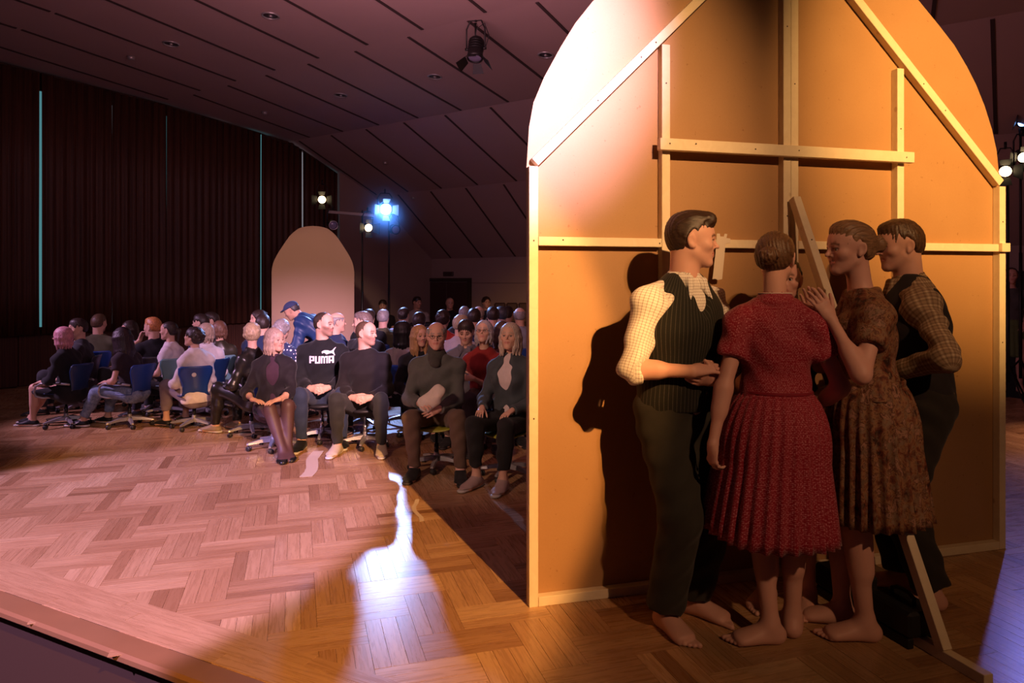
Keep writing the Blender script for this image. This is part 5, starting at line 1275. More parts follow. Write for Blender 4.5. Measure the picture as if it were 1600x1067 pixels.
# ================================================================== audience
def glasses(hu, root, color=(.04, .03, .03)):
    m = MB(); hp = lambda x, y, z: Vector(tuple(hu.hp(x, y, z)))
    for k in (-1, 1):
        m.tube([hp(k*.033+.021*math.cos(a), .096-.10*abs(k*.033+.021*math.cos(a))**1.3, .0+.015*math.sin(a)) for a in np.linspace(0, 2*PI, 14, endpoint=False)], .0016, 5, closed=True)
        m.tube([hp(k*.054, .090, .004), hp(k*.076, .06, .006), hp(k*.080, -.01, .004)], .0016, 5)
    m.tube([hp(-.012, .097, .003), hp(0, .100, .006), hp(.012, .097, .003)], .0016, 5)
    return m.build('glasses', plain('frame_metal', color, .3, .6), root)
def seated_skirt(hu, root, mat, f=.9, e=.022, h=.010):
    pr = [inflate(p, e) for p in hu.torso(False)[:2]]+[inflate(p, e) for p in hu.torso(False) if p['t'] == 'e']
    K = [hu.Hp[i]+(hu.Kn[i]-hu.Hp[i])*f for i in (0, 1)]; cut = [((K[0]+K[1])/2, n3((K[0]+K[1])/2-(hu.Hp[0]+hu.Hp[1])/2))]
    for i in (0, 1): pr.append(cap(hu.Hp[i], K[i], .088*hu.sc+e*.8, .066*hu.sc+e*.8, None, 1, 1, .05, '', cut))
    pr.append(cap((hu.Hp[0]+hu.Hp[1])/2, (K[0]+K[1])/2, .085*hu.sc, .062*hu.sc+e, None, 1, 1, .06, '', cut))
    return cloth(hu, root, 'skirt', pr, mat, h, .003, 3, [waist_cut(hu)])
NAUD = [0]
def aud(who, hx, hy, Y, yaw, hyaw, hair_=('short', (.05, .03, .02)), top=((.02, .02, .022), 'long'), bot=(.03, .035, .05), sex='m', sc=None, lean=6, hp_=0, hr=0, pose='lap', legs='std', skin='fair', shoe=((.02, .02, .02), 'dark'), seat=('chair', 'navy blue'),
        cyaw=None, q=1, twist=0, label=None, base=0.0, wr=None, hands=None, beard=None, smile=0, specs=False, skirt_=None, jacket=None, crop_pants=.96, fat=1.0, nk=0.0, neck=None, stick=False, ank=None, collar_=None, toe=None):
    NAUD[0] += 1; sd = NAUD[0]; DEC.update(body={0: .38, 1: .28, 2: .23, 3: .25}[q], cloth={0: .55, 1: .42, 2: .38, 3: .38}[q], hair=.5)
    T = pt(hx, hy, Y); Hz = T.z-base
    if sc is None: sc = min(.96, max(.76, (Hz-.34)/.80)) if base == 0 else 1.0
    hmin = {0: .0065, 1: .010, 2: .012, 3: .014}[q]; hfin = {0: .0048, 1: .0056, 2: .0085, 3: None}[q]
    def mk(zp):
        P0 = zp
        w_ = wr(zp) if callable(wr) else wr; hd = hands; A = ank
        if w_ is None:
            if pose == 'lap': w_ = [(.13, .30*sc, zp+.11*sc), (-.13, .30*sc, zp+.11*sc)]; hd = hd or [dict(d=(-.25, 1, -.25), nrm=(0, -.2, -1), curl=.3), dict(d=(.25, 1, -.25), nrm=(0, -.2, -1), curl=.3)]
            if pose == 'clasp': w_ = [(.085, .27*sc, zp+.10*sc), (-.085, .27*sc, zp+.10*sc)]; hd = hd or [dict(d=(-.75, .65, -.1), nrm=(-.55, -.6, -.3), curl=.55, thumb=.5), dict(d=(.75, .7, -.15), nrm=(.5, -.6, -.35), curl=.6, thumb=.5)]
            if pose == 'cross': w_ = [(-.10, .19*sc, zp+.27*sc), (.10, .21*sc, zp+.25*sc)]; hd = hd or [dict(d=(-1, .05, .1), nrm=(0, -1, 0), curl=.5), dict(d=(1, .05, .1), nrm=(0, -1, 0), curl=.5)]
            if pose == 'side': w_ = [(.21, .10*sc, zp+.05*sc), (-.21, .10*sc, zp+.05*sc)]
        if A is None:
            z = .085*sc
            A = {'std': [(.11, .44*sc, z), (-.11, .44*sc, z)], 'wide': [(.20, .36*sc, z), (-.20, .38*sc, z)], 'back': [(.10, .22*sc, z), (-.10, .18*sc, z)], 'ankles': [(-.03, .50*sc, z), (.05, .46*sc, z)], 'fwd': [(.09, .58*sc, z), (-.09, .52*sc, z)]}[legs]
        return Human(sc, sex, zp, lean, lean*.6, head=(hyaw-yaw, hp_, hr), wr=w_, ep=[(.6, -.6, -.6), (-.6, -.6, -.6)], hands=hd, ank=A, kp=[(.12, .5, 1), (-.12, .5, 1)], toe=toe or [(.15, 1), (-.15, 1)], twist=twist, fat=fat, nk=nk)
    zp = .5*sc
    for _ in range(3): hu = mk(zp); zp += Hz-float(hu.H[2])
    zp = max(zp, .36); hu = mk(zp)
    th = -math.radians(yaw); off = Matrix.Rotation(th, 3, 'Z') @ Vector(tuple(hu.H)); loc = Vector((T.x-off.x, T.y-off.y, base))
    lab = label or who
    root = empty('person', loc, th, lab, 'person', 'seated audience')
    body_mesh(hu, root, skin, h=hmin if q else .008, hf=hfin, beard=beard, smile=smile, brow=tuple(c*.8 for c in hair_[1]))
    fr = abs(((hyaw+180) % 360)-180) > 55
    if fr and q < 3: eyes(hu, root, (.06, .05, .04))
    if hair_[0] == 'cap':
        cp_ = [ell((0, -.012, .045), (.086, .104, .082)), cap((0, .08, .062), (0, .135, .055), .012, .008, (1, 0, 0), 5, 6, .01)]
        def pf(D, X, Y_, Z): return np.maximum(D, .040+.12*Y_*0-Z)
        P_, Q_ = field(cp_, .008, None, None, pf); o = link('cap', qmesh('cap', P_, Q_), fabric((.02, .03, .08), .8), root); M = Matrix(hu.Rh.tolist()).to_4x4(); M.translation = Vector(hu.H.tolist()); o.matrix_local = M @ Matrix.Scale(hu.hs, 4)
        hair(hu, root, 'buzz', (.05, .04, .04), .010, sd)
    elif hair_[0]: hair(hu, root, hair_[0], hair_[1], {0: .006, 1: .0065, 2: .009, 3: .011}[q], sd)
    hc = {0: .008, 1: .010, 2: .012, 3: .014}[q]
    tm_ = top[0] if not isinstance(top[0], tuple) else fabric(top[0], top[2] if len(top) > 2 else .85)
    e = .013 if q < 2 else .016
    if jacket:
        cloth(hu, root, 'top', top_prims(hu, e*.8, 'none'), tm_, hc, .003, sd, [hem_cut(hu, .0)])
        jp = top_prims(hu, e+.014, jacket[1], e+.006); jp.append(cap(hu.N+hu.fc*.11+hu.t2*.05, hu.C+hu.fc*.16-hu.t2*.16, .060, .035, None, 1, 1, .012, '', (), 1)); jp.append(cap(hu.U+hu.fc*.12, hu.C+hu.fc*.165, .060, .062, None, 1, 1, .012, '', (), 1)); jp.append(cap(hu.C+hu.fc*.165, hu.P+hu.fc*.16, .062, .064, None, 1, 1, .012, '', (), 1)); jp.append(cap(hu.N, hu.N+hu.t2*.2, .056, .07, None, 1, 1, .008, '', (), 1))
        jm = jacket[0] if not isinstance(jacket[0], tuple) else fabric(jacket[0], jacket[2] if len(jacket) > 2 else .8)
        cloth(hu, root, 'jacket', jp, jm, hc, .006, sd+50, [hem_cut(hu, -.10)])
        if collar_: collar(hu, root, jm, .008, .072, .03)
    else:
        tp = top_prims(hu, e, top[1], e+.006 if top[1] == 'long' else e+.002); tp.append(cap(hu.N+hu.t2*.005, hu.N+hu.t2*.2, .050, .066, None, 1, 1, .008, '', (), 1))
        cloth(hu, root, 'top', tp, tm_, hc, .0055, sd, [hem_cut(hu, -.06)])
        if collar_: collar(hu, root, tm_, .008)
    if skirt_: seated_skirt(hu, root, fabric(skirt_[0], .8), skirt_[1], h=hc)
    else: cloth(hu, root, 'trousers', leg_prims(hu, .012, crop_pants, .014, wide=0), bot if not isinstance(bot, tuple) else fabric(bot, .85), hc, .005, sd+9)
    if shoe: shoes(hu, root, shoe[0], shoe[1], .009 if q < 2 else .013)
    if specs: glasses(hu, root)
    if neck:
        N_ = hu.N+hu.t2*.02
        P_, Q_ = field([cap(N_-hu.t2*.02, N_+n3(hu.H-hu.N)*.045, .082, .070, hu.wc, 1.02, 1, .02), cap(N_-hu.t2*.03, N_-hu.t2*.06+hu.fc*.10, .05, .04, hu.wc, 1.5, 1.2, .03), cap(N_, N_+n3(hu.H-hu.N)*.2, .058, .060, None, 1, 1, .006, '', (), 1)], .007, post=crease(.004, 5)); link('scarf', qmesh('scarf', P_, Q_), fabric(neck, .9), root)
    if seat:
        sz = float(hu.Hp[0][2])-.088*sc
        s_ = max(.80, min(1.08, sz/.446)); c_ = loc+Matrix.Rotation(th, 3, 'Z') @ Vector((0, .055, 0))
        kind = seat[0]; nm = 'black round swivel stool under ' if kind == 'stool' else '%s swivel chair %sunder ' % (seat[1] if len(seat) > 1 else 'navy blue', 'with armrests ' if kind == 'arm' else '')
        chair(kind, (c_.x, c_.y, base), yaw if cyaw is None else cyaw, s_, nm+who, seat[1] if len(seat) > 1 else 'navy blue', stick)
    return hu, root
BLK = (.010, .010, .012); CHAR = (.028, .028, .033); OLV = (.09, .085, .045); WHT = (.66, .60, .62); DEN = (.045, .065, .12); JEAN = (.16, .22, .34); NAVY = (.015, .025, .07)
DKH = (.028, .016, .012); BRN = (.085, .042, .022); BLD = (.42, .27, .14); GRY = (.26, .23, .23); GRYB = (.38, .29, .20)
dots_ = NT('polka_dots'); vo_ = dots_.n('ShaderNodeTexVoronoi', Vector=dots_.coord('Object'), Scale=26.0, Randomness=0.0); dots_.set(Base_Color=dots_.mix(dots_.math('LESS_THAN', vo_.outputs['Distance'], .30), (.02, .03, .09), (.7, .7, .75)), Roughness=.8); DOTS = dots_.m
LEATH = plain('leather_black', (.014, .012, .010), .32, nscale=9); LEATH2 = plain('leather_olive', (.035, .030, .018), .35, nscale=9)
jn_ = NT('jeans_washed'); f_ = jn_.noise(jn_.coord('Object'), 30, 4, .7); jn_.set(Base_Color=jn_.ramp(f_, [(.35, (.10, .15, .25)), (.6, (.24, .31, .44))]), Roughness=.9); JEANM = jn_.m
# ---- left group
a1, a1r = aud('the woman with pink hair', 97, 526, 7.55, -82, -96, ('lob', (.52, .22, .26)), (BLK, 'three'), BLK, 'f', .82, 12, specs=True, legs='fwd', skirt_=(BLK, .95), seat=('arm', 'dark blue'), label='seated woman with pink hair and glasses in black top and shorts, far left', ank=[(.03, .50, .07), (-.06, .40, .07)], shoe=(BLK, 'white'))
aud('the young man in charcoal', 121, 516, 8.35, -105, -142, ('short', DKH), (CHAR, 'long'), CHAR, 'm', .90, q=1, seat=('chair', 'dark grey'), label='seated young man with short dark hair in a charcoal sweater, behind the pink haired woman')
aud('the man in the olive shirt', 155, 509, 9.0, -25, 5, ('crop', (.10, .055, .03)), (OLV, 'short'), CHAR, 'm', .93, q=2, label='man in an olive shirt seen from behind, third from the left')
a4, a4r = aud('the woman in washed jeans', 190, 527, 7.55, -80, -62, ('messy', (.026, .014, .016)), ((.028, .018, .022), 'short'), JEANM, 'f', .83, 20, 12, pose='lap', seat=('arm', 'navy blue'), cyaw=-72, label='seated woman with long messy dark hair in light washed jeans', ank=[(.10, .40, .075), (-.12, .52, .075)], shoe=(BLK, 'white'), crop_pants=.86)
aud('the dark haired woman in lilac', 202, 518, 8.9, -120, -150, ('long', DKH), ((.42, .36, .50), 'short'), CHAR, 'f', .84, hp_=12, q=2, label='dark haired woman in a lilac top looking down to the left, before the curtain')
aud('the red haired man', 238, 512, 8.35, -35, -78, ('crop', (.50, .19, .06)), (BLK, 'short'), CHAR, 'm', .92, q=1, seat=('chair', 'dark grey'), wr=lambda z: [(.15, .25, z+.11), (-.12, .27, z+.48)], hands=[dict(d=(-.2, 1, -.2), nrm=(0, -.2, -1)), dict(d=(.35, .3, 1), nrm=(.6, -.6, .2), curl=.8)], label='man with short red hair in a black t-shirt, hand raised to his mouth')
aud('the woman in the white t-shirt', 263, 517, 8.15, -85, -92, ('pony', DKH), (WHT, 'short'), CHAR, 'f', .86, q=1, seat=('chair', 'pale teal'), cyaw=-45, label='woman with dark tied hair in a white t-shirt, facing left')
a8, a8r = aud('the woman in the white jacket', 302, 532, 7.45, -58, -82, ('curly', (.030, .018, .015)), (WHT, 'none'), (.22, .17, .19), 'f', .86, 6, hp_=-12, jacket=((.70, .63, .64), 'long', .75), seat=('chair', 'navy blue'), cyaw=-28, stick=True, label='woman with curly dark hair in a long white jacket, on the chair with a disc', crop_pants=.72, shoe=(BLK, 'dark'), legs='std')
aud('the blonde woman in a white shirt', 321, 521, 8.05, -50, -55, ('bob', (.42, .30, .22)), (WHT, 'long'), (.40, .36, .38), 'f', .87, q=1, collar_=True, seat=('chair', 'dark blue'), cyaw=-80, label='woman with a blonde bob in a white shirt, behind the white jacket')
aud('the man in profile by the curtain', 313, 507, 9.2, -80, -92, ('short', DKH), (NAVY, 'long'), CHAR, 'm', .92, q=2, label='dark haired man in profile beyond the blonde bob')
aud('the person peering past the bob', 329, 504, 9.7, -100, -120, ('short', DKH), (CHAR, 'long'), CHAR, 'm', .92, q=3, label='small face peering out beyond the brown bob near the curtain')
aud('the woman with a brown bob', 343, 518, 8.5, -30, -20, ('bob', (.16, .075, .045)), (LEATH2, 'long'), CHAR, 'f', .87, q=1, seat=('chair', 'pale teal'), label='woman with a brown bob in an olive glossy jacket seen from behind')
a13, a13r = aud('the woman in black leather', 394, 522, 7.15, -62, -18, ('fluffy', (.42, .29, .17)), (LEATH, 'long'), LEATH, 'f', .90, 6, q=1, collar_=False, label='woman with fluffy blonde hair in a black leather jacket, seen from behind', shoe=((.30, .22, .14), 'white'), ank=[(.10, .38, .08), (-.12, .44, .08)])
aud('the dark curly head far back', 403, 499, 9.1, -110, -130, ('curly', DKH), (CHAR, 'long'), CHAR, 'm', .93, q=3, label='person with dark curls behind the fluffy blonde hair')
aud('the woman in polka dots', 441, 515, 7.7, 10, 8, ('fluffy', GRY), (DOTS, 'long'), CHAR, 'f', .90, q=1, label='woman with grey curls in a navy polka dot blouse, seen from behind')
aud('the dark head beside the grey curls', 411, 507, 8.3, 0, -10, ('short', DKH), (NAVY, 'long'), CHAR, 'm', .90, q=3, label='dark head seen from behind, left of the grey curls')
# ---- front row
f1, f1r = aud('the blonde woman in a dark cardigan', 430, 531, 6.55, 168, 122, ('lob', (.44, .30, .24)), ((.045, .020, .040), 'none'), BLK, 'f', .90, 4, jacket=((.013, .010, .015), 'three'), skirt_=((.045, .022, .035), .98), ank=[(-.13, .50, .075), (-.17, .45, .075)], toe=[(-.1, 1), (-.25, 1)], seat=('chair', 'dark grey'), q=0, label='blonde woman in a dark cardigan, purple dress and sheer tights, front row left', shoe=None, wr=lambda z: [(.16, .24, z+.11), (-.08, .34, z+.12)], hands=[dict(d=(-.8, .6, -.1), nrm=(0, -.1, -1), curl=.25), dict(d=(.7, .5, -.15), nrm=(.1, -.2, -1), curl=.25)])
f2, f2r = aud('the man in the lettered sweater', 507, 507, 6.9, 172, 108, ('buzz', (.045, .028, .020)), ((.010, .010, .011), 'long'), (.028, .040, .075), 'm', .98, 4, pose='clasp', legs='std', seat=('stool',), q=0, beard=((.12, .065, .04), .6), label='man in a black sweater with white lettering, hands folded, front row', shoe=(BLK, 'white'), ank=[(.14, .42, .083), (-.22, .34, .083)])
f3, f3r = aud('the man in the plain black sweater', 573, 521, 6.6, 178, 112, ('buzz', (.10, .055, .035)), ((.014, .010, .010), 'long'), (.030, .030, .028), 'm', .96, 10, pose='clasp', legs='wide', seat=('stool',), q=0, fat=.92, beard=((.14, .08, .05), .45), smile=.6, label='man with cropped hair in a plain black sweater and pale sneakers, front row centre', shoe=((.55, .46, .32), 'white'))
f4, f4r = aud('the older man with glasses', 682, 525, 5.85, 182, 176, ('balding', (.30, .28, .28)), ((.10, .10, .095), 'long'), (.115, .070, .050), 'm', .95, 6, specs=True, ank=[(.13, .36, .08), (-.24, .42, .08)], seat=('chair', 'yellow green'), q=0, fat=.86, skin='rosy', neck=(.06, .055, .05), label='older man with glasses and scarf in a grey fleece, holding a white bag', wr=lambda z: [(.10, .30, z+.14), (-.06, .30, z+.10)], hands=[dict(d=(-.5, .8, .1), nrm=(-.4, -.3, -.6), curl=.5), dict(d=(.7, .6, -.2), nrm=(.3, -.6, -.2), curl=.5)])
f5, f5r = aud('the blonde woman in a denim jacket', 797, 526, 5.6, 205, 196, ('lob', (.50, .40, .33)), ((.60, .50, .50), 'none'), (.014, .013, .014), 'f', .92, 4, hp_=-8, jacket=((.055, .065, .075), 'long'), seat=('chair', 'yellow green'), q=0, label='blonde woman in a dark denim jacket and white top, by the edge of the flat', shoe=((.42, .30, .28), 'white'), crop_pants=.80)
# ---- second row and beyond
aud('the man in a dark suit', 527, 504, 8.2, 40, 65, ('balding', GRY), (NAVY, 'long'), CHAR, 'm', .95, q=2, label='grey haired man in a dark suit behind the lettered sweater')
aud('the man behind the black sweater', 566, 505, 7.5, -150, -95, ('crop', (.14, .10, .09)), (BLK, 'short'), CHAR, 'm', .93, q=1, label='man facing left, mostly hidden behind the plain black sweater')
aud('the grey head above the black sweater', 599, 498, 10.0, 10, 5, ('short', GRY), (OLV, 'long'), CHAR, 'm', .95, q=3, label='grey haired head seen from behind, right of the cropped hair')
aud('the man in the lavender shirt', 631, 494, 10.2, 15, 20, ('crop', DKH), ((.50, .45, .58), 'short'), CHAR, 'm', .95, q=2, label='man in a pale lavender shirt seen from behind')
aud('the woman with long black hair', 631, 519, 7.6, 20, 60, ('long', (.012, .010, .012)), ((.30, .27, .27), 'long'), BLK, 'f', .93, q=1, label='woman with long black hair left of the smiling blonde')
aud('the smiling blonde woman', 656, 525, 7.1, 165, 150, ('long', (.42, .24, .10)), (BLK, 'long'), BLK, 'f', .92, q=1, smile=.9, label='smiling woman with long blonde hair beside the older man with glasses')
aud('the woman in the red top', 693, 499, 8.6, -10, 15, ('curly', DKH), ((.42, .04, .03), 'short'), CHAR, 'f', .93, q=2, label='woman with dark curls in a red top seen from behind')
aud('the grey blond man', 721, 508, 8.2, 30, 40, ('short', GRYB), ((.40, .34, .36), 'short'), CHAR, 'm', .92, q=2, label='grey blond head above the shoulder of the older man')
aud('the man in the grey checked shirt', 728, 519, 7.0, 185, 186, ('short', DKH), ((.12, .11, .13), 'long'), (.15, .10, .08), 'm', .93, hp_=16, q=1, collar_=True, label='dark haired man in a grey shirt looking down, second row')
b9, b9r = aud('the woman in the red sweater', 756, 519, 6.7, 178, 190, ('bob', (.40, .36, .38)), ((.24, .020, .018), 'three'), (.06, .05, .06), 'f', .95, hp_=-14, q=1, pose='cross', specs=True, label='woman with a silver bob in a red sweater, arms crossed, looking up')
aud('the woman with brown hair', 786, 520, 7.0, 170, 160, ('lob', (.06, .03, .022)), ((.10, .03, .03), 'long'), CHAR, 'f', .92, q=1, label='brown haired woman between the silver bob and the denim jacket')
for k, (x, y, Y, st, c, t, lb) in enumerate([(655, 503, 8.9, 'short', DKH, BLK, 'dark head seen from behind, above the smiling blonde'), (726, 491, 9.9, 'buzz', GRY, CHAR, 'grey cropped head in the back row, left of centre'), (741, 497, 8.9, 'short', DKH, NAVY, 'dark head seen from behind, above the grey checked shirt'), (748, 491, 10.0, 'balding', GRYB, (.2, .12, .08), 'fair head in the back row above the silver bob'),
        (770, 494, 9.3, 'short', DKH, (.25, .25, .3), 'dark head with a blue rim of light, right of the silver bob'), (783, 493, 9.6, 'short', (.05, .045, .05), CHAR, 'dark grey head in the back row, above the brown haired woman'), (794, 492, 10.2, 'crop', DKH, NAVY, 'small dark head in the back row above the denim jacket'), (812, 494, 9.4, 'balding', GRY, (.2, .2, .24), 'grey balding head in the back row beside the edge of the flat'),
        (577, 497, 9.8, 'short', DKH, BLK, 'dark head seen from behind, left of the grey head')]):
    aud('the '+lb.split(',')[0].split(' seen')[0].split(' beside')[0].replace(' in the back row', '')+{0: ' above the smile', 1: '', 2: ' above the checked shirt', 3: '', 4: '', 5: '', 6: '', 7: '', 8: ' by the grey head'}[k], x, y, Y, random.Random(k).uniform(-15, 20), random.Random(k+9).uniform(-20, 25), (st, c), (t, 'long'), CHAR, 'm', .94, q=3, label=lb)
# ---- technicians at the desk on the lower hall floor
HB0 = -.35
for x, y, st, c, t, hy_, lb in [(598, 478, 'short', DKH, (.015, .012, .014), 175, 'technician in black at the left end of the control desk'), (652, 473, 'short', DKH, (.42, .38, .36), 140, 'technician in a pale shirt at the control desk'),
                                (703, 474, 'buzz', (.2, .16, .12), BLK, 165, 'technician with a bare brow and black shirt before the double door'), (760, 473, 'curly', DKH, (.03, .04, .05), 160, 'technician with curly hair at the right end of the control desk')]:
    aud('the '+lb, x, y, 14.6, 180, hy_, (st, c), (t, 'short'), CHAR, 'm', 1.0, q=2, base=HB0, seat=None, label=lb, pose='lap')
    p_ = pt(x, y, 14.6); q_ = p_+Vector((0, .06, 0))
    m = MB(); m.lathe([(.19, .60), (.20, .62), (.19, .65), (.001, .655)], 14); o = m.build('high_stool', RUB); o.location = (q_.x, q_.y, HB0); tag(o, 'dark high stool under the '+lb.split(' at ')[0].split(' before')[0].split(' with curly')[0]+(' with curls' if 'curly' in lb else ' at the left end' if 'left end' in lb else ''), 'stool', 'technician stools')
    m = MB()
    for k in range(4): a = k*PI/2+.5; m.tube([(.10*math.cos(a), .10*math.sin(a), .60), (.20*math.cos(a), .20*math.sin(a), .0)], .012, 6)
    m.build('legs', GAS, o)['kind'] = 'stuff'
DESK = plain('desk_dark', (.02, .016, .018), .6)
dk = empty('control_desk', (pt(685, 500, 14.0).x, 14.0, HB0), 0, 'long dark control desk in front of the technicians at the back', 'desk')
m = MB(); m.box((0, 0, .86), (2.6, .62, .04), None, .005); m.build('desk_top', DESK, dk)
for sx in (-1.25, 0, 1.25): m = MB(); m.box((sx, 0, .42), (.05, .56, .84), None, .004); m.build('leg', DESK, dk)
m = MB(); m.box((0, -.28, .50), (2.46, .02, .66), None, .003); m.build('front_panel', DESK, dk)
for x, w_, h_, lb, mt in [(667, .62, .20, 'black mixing console case on the control desk, left', DESK), (738, .55, .22, 'pale equipment case on the control desk, right', plain('case_grey', (.12, .09, .10), .6))]:
    o = empty('equipment_case', (pt(x, 480, 13.9).x, 13.9, HB0+.882), 0, lb, 'case')
    m = MB(); m.box((0, 0, h_/2), (w_, .35, h_), None, .01); m.build('case_body', mt, o); m = MB(); m.box((0, -.18, h_*.6), (w_*.96, .008, .012), None, 0); m.build('latch_rail', STEEL, o)
o = empty('desk_lamp', (pt(766, 484, 13.9).x, 13.9, HB0+.882), 0, 'pale ring shaped lamp on the control desk, far right', 'lamp')
m = MB(); m.lathe([(.07, 0), (.06, .02), (.01, .025), (.008, .14)], 12); m.build('base', STEEL, o); m = MB(); m.tube([(.085*math.cos(a), 0, .23+.085*math.sin(a)) for a in np.linspace(0, 2*PI, 20, endpoint=False)], .012, 6, closed=True); m.build('ring', plain('ring_pale', (.5, .55, .55), .4), o)
for k, x in enumerate((781, 800, 819)):
    p_ = pt(x, 476, 15.0); o = empty('theatre_seat', (p_.x, 15.0, HB0), PI, ['empty dark theatre seat at the back, left of three', 'empty dark theatre seat at the back, middle of three', 'empty dark theatre seat at the back, right of three'][k], 'seat', 'theatre seats at the back')
    m = MB(); m.box((0, 0, .55), (.24, .20, 1.1-.3), None, .02); m.build('pedestal', DESK, o); m = MB(); m.box((0, .12, .98), (.24, .40, .10), None, .03); m.build('cushion', plain('seat_maroon', (.035, .015, .015), .8), o)
    m = MB(); m.box((0, -.12, 1.20), (.25, .08, .46), Matrix.Rotation(.1, 3, 'X'), .03); m.build('backrest', plain('seat_back', (.045, .02, .02), .7), o)
# ---- held bag, lettering, swoosh
from mathutils.bvhtree import BVHTree
def bvh_of(root, nm):
    o = [c for c in root.children if c.name.split('.')[0] == nm][0]; me = o.data
    return BVHTree.FromPolygons([v.co.copy() for v in me.vertices], [tuple(p.vertices) for p in me.polygons])
def decal(root, nm, verts, faces, org, ex, ey, dirv, bv, mat, t=.0025):
    # flat outline laid on cloth: every point is dropped along dirv onto the garment
    org, ex, ey, dirv = Vector(org), Vector(ex), Vector(ey), Vector(dirv).normalized(); vs = []
    for lay in (0, 1):
        for a, b in verts:
            p = org+ex*a+ey*b; h_ = bv.ray_cast(p-dirv*.35, dirv); q_ = h_[0] if h_[0] is not None else p
            vs.append(q_-dirv*(.0035 if lay == 0 else .0005))
    n = len(verts); fs = [tuple(f) for f in faces]+[tuple(i+n for i in reversed(f)) for f in faces]
    from collections import Counter
    ed = Counter()
    for f in faces:
        for i in range(len(f)): ed[(f[i], f[(i+1) % len(f)])] += 1
    for (a, b) in list(ed):
        if (b, a) not in ed: fs.append((b, a, a+n, b+n))
    m = MB(); m.add(vs, fs); return m.build(nm, mat, root)
def fine_tri(poly, step=.012):
    bm = bmesh.new(); vs = [bm.verts.new((a, b, 0)) for a, b in poly]; f = bm.faces.new(vs); bmesh.ops.triangulate(bm, faces=[f])
    for _ in range(3):
        es = [e for e in bm.edges if e.calc_length() > step]
        if not es: break
        bmesh.ops.subdivide_edges(bm, edges=es, cuts=1); bmesh.ops.triangulate(bm, faces=bm.faces[:])
    bm.verts.index_update(); r = [(v.co.x, v.co.y) for v in bm.verts], [tuple(v.index for v in f.verts) for f in bm.faces]; bm.free(); return r
PRINT = plain('print_white', (.80, .76, .78), .7)
bv = bvh_of(f2r, 'top'); fd_ = -f2.fc; c0 = f2.C+f2.t2*.055*f2.sc
def glyph(rects, x0): return [(x0+a, b, x0+c, d) for a, b, c, d in rects]
TH = .017; GH = .068; GW = .050
GL = {'P': [(0, 0, TH, GH), (TH, GH-TH*.8, GW, GH), (GW-TH, GH*.42, GW, GH-TH*.8), (TH, GH*.30, GW, GH*.42+.004)],
      'U': [(0, 0, TH, GH), (GW-TH, 0, GW, GH), (TH, 0, GW-TH, TH*.8)],
      'M': [(0, 0, TH*.85, GH), (.0245, 0, .0245+TH*.8, GH-TH*.3), (.050, 0, .050+TH*.85, GH), (TH*.85, GH-TH*.85, .0245, GH), (.0245+TH*.8, GH-TH*.85, .050, GH)],
      'A': [(0, 0, TH, GH), (GW-TH, 0, GW, GH), (TH, GH-TH*.8, GW-TH, GH), (TH, GH*.26, GW-TH, GH*.46)]}
x_ = -.112
for ch in 'PUMA':
    vs_, fs_ = [], []
    for (a, b, c, d) in glyph(GL[ch], x_):
        nx, ny = max(1, int((c-a)/.012)), max(1, int((d-b)/.012)); n0 = len(vs_)
        for j in range(ny+1):
            for i in range(nx+1): vs_.append((a+(c-a)*i/nx, b+(d-b)*j/ny))
        for j in range(ny):
            for i in range(nx): q0 = n0+j*(nx+1)+i; fs_.append((q0, q0+1, q0+nx+2, q0+nx+1))
    decal(f2r, 'print_letter', vs_, fs_, c0-f2.t2*.045, -f2.wc, f2.t2, fd_, bv, PRINT)
    x_ += (.064 if ch == 'M' else GW)+.006
cat_ = [(.0, .018), (.012, .030), (.03, .036), (.055, .034), (.075, .026), (.092, .030), (.104, .044), (.120, .060), (.128, .062), (.116, .040), (.108, .022), (.114, .004), (.122, -.018), (.116, -.020), (.104, -.004), (.094, .006), (.078, .004), (.062, .0), (.050, -.006), (.040, -.004), (.034, .006), (.020, .012), (.012, .006), (.004, .004), (.008, .012)]
vs_, fs_ = fine_tri([(a*1.05, b*.95) for a, b in cat_]); decal(f2r, 'print_emblem', vs_, fs_, c0+f2.t2*.043-f2.wc*.002, -f2.wc, f2.t2, fd_, bv, PRINT)
sw_ = [(0, .012), (.012, .000), (.03, .004), (.095, .040), (.036, .020), (.018, .018), (.008, .026)]
sh_ = [c for c in a4r.children if c.name.split('.')[0] == 'shoe'][1]; me = sh_.data; bv2 = BVHTree.FromPolygons([v.co.copy() for v in me.vertices], [tuple(p.vertices) for p in me.polygons])
tt = a4.toe[1]; sd_ = np.array((-tt[1], tt[0], 0)); B_ = np.array((a4.An[1][0], a4.An[1][1], .025)); vs_, fs_ = fine_tri(sw_, .02)
decal(sh_, 'shoe_emblem', vs_, fs_, B_+tt*.10, -tt, (0, 0, 1), -sd_, bv2, PRINT)
hw_ = [(f4.Wr[0]+f4.Wr[1])/2+np.array((-.01, .055, .055))]
pb = [cap(hw_[0]+np.array((.05, .0, -.02)), hw_[0]+np.array((-.07, .03, .075)), .048, .055, (0, 1, .3), .55, .55, .03), cap(hw_[0]+np.array((.02, .01, -.06)), hw_[0]+np.array((-.05, .02, -.0)), .04, .045, (0, 1, 0), .6, .6, .03)]
P_, Q_ = field(pb, .008, post=crease(.006, 8)); Mw = Matrix.Translation(f4r.location) @ Matrix.Rotation(f4r.rotation_euler.z, 4, 'Z')
o = link('bag', qmesh('bag', P_, Q_), fabric((.62, .52, .46), .8)); o.location = f4r.location; o.rotation_euler = f4r.rotation_euler
tag(o, 'folded white cloth bag in the hands of the older man with glasses', 'bag')
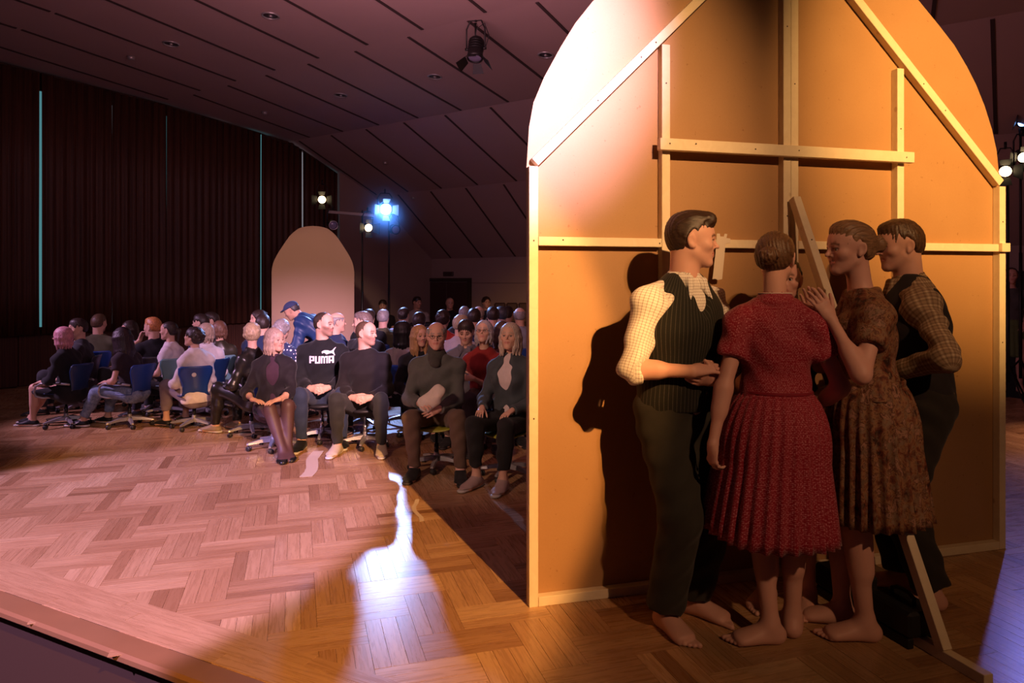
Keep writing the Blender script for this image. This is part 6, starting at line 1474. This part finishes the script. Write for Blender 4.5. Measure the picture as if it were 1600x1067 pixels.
# sheer tights and pumps of the blonde woman, watch of the lettered sweater
tg = []
for i in (0, 1): tg += [inflate(p, .004) for p in f1.leg(i)]+[inflate(p, .003) for p in f1.foot(i)]
cloth(f1, f1r, 'tights', tg, plain('sheer_tights', (.085, .040, .036), .55), .009, .0, 0)
for i in (0, 1):
    A, t = f1.An[i], f1.toe[i]; z0 = A[2]-.085*f1.sc; top_ = z0+.040
    def pst(D, X, Y, Z): return np.maximum(D, Z-top_-.02*np.clip(-((X-A[0])*t[0]+(Y-A[1])*t[1])*20, 0, 1))
    P_, Q_ = field([inflate(p, .007, .02) for p in f1.foot(i)], .008, None, None, pst); link('shoe', qmesh('shoe', P_, Q_), plain('pump_black', (.01, .01, .01), .3), f1r)
w1 = f2.Wr[1]; dW = n3(f2.Wr[1]-f2.El[1]); m = MB(); e1 = n3(np.cross(dW, (0, 0, 1))); e2 = np.cross(dW, e1)
m.tube([Vector(tuple(w1-dW*.01+e1*.031*math.cos(a)+e2*.031*math.sin(a))) for a in np.linspace(0, 2*PI, 16, endpoint=False)], .008, 6, closed=True); m.build('wristwatch', GAS, f2r)
print('audience', NAUD[0], round(time.time()-_T0, 1))
# ---- the man bending beside the small arch
hB = pt(456, 487, 9.3)
mB = Human(1.0, 'm', .73, 46, 58, head=(-8, 30, 0), nk=0, wr=[(.2, .55, .58), (-.2, .55, .58)])
oB = Matrix.Rotation(math.radians(80), 3, 'Z') @ Vector(tuple(mB.H)); rB = empty('person', (hB.x-oB.x, hB.y-oB.y, 0), math.radians(80), 'standing man in a dark cap and blue padded jacket, bending down before the small arch', 'person')
dz_ = hB.z-float(mB.H[2])
body_mesh(mB, rB, 'tan', h=.012, hf=.008); hair(mB, rB, 'buzz', (.04, .03, .03), .01)
cp_ = [ell((0, -.012, .045), (.088, .106, .084)), cap((0, .08, .062), (0, .135, .055), .012, .008, (1, 0, 0), 5, 6, .01)]
P_, Q_ = field(cp_, .008, None, None, lambda D, X, Y, Z: np.maximum(D, .035-Z)); o = link('cap', qmesh('cap', P_, Q_), fabric((.03, .04, .10), .8), rB); M = Matrix(mB.Rh.tolist()).to_4x4(); M.translation = Vector(mB.H.tolist()); o.matrix_local = M @ Matrix.Scale(mB.hs, 4)
pj = crease(.012, 3)
cloth(mB, rB, 'jacket', top_prims(mB, .035, 'long', .028), plain('padded_blue', (.012, .035, .12), .5, nscale=8), .012, .010, 4, [hem_cut(mB, -.12)])
cloth(mB, rB, 'trousers', leg_prims(mB, .014, .97, .016), fabric(CHAR, .85), .013, .005, 5); shoes(mB, rB, BLK, 'dark', .012)
print('bend', dz_, 'done', round(time.time()-_T0, 1))
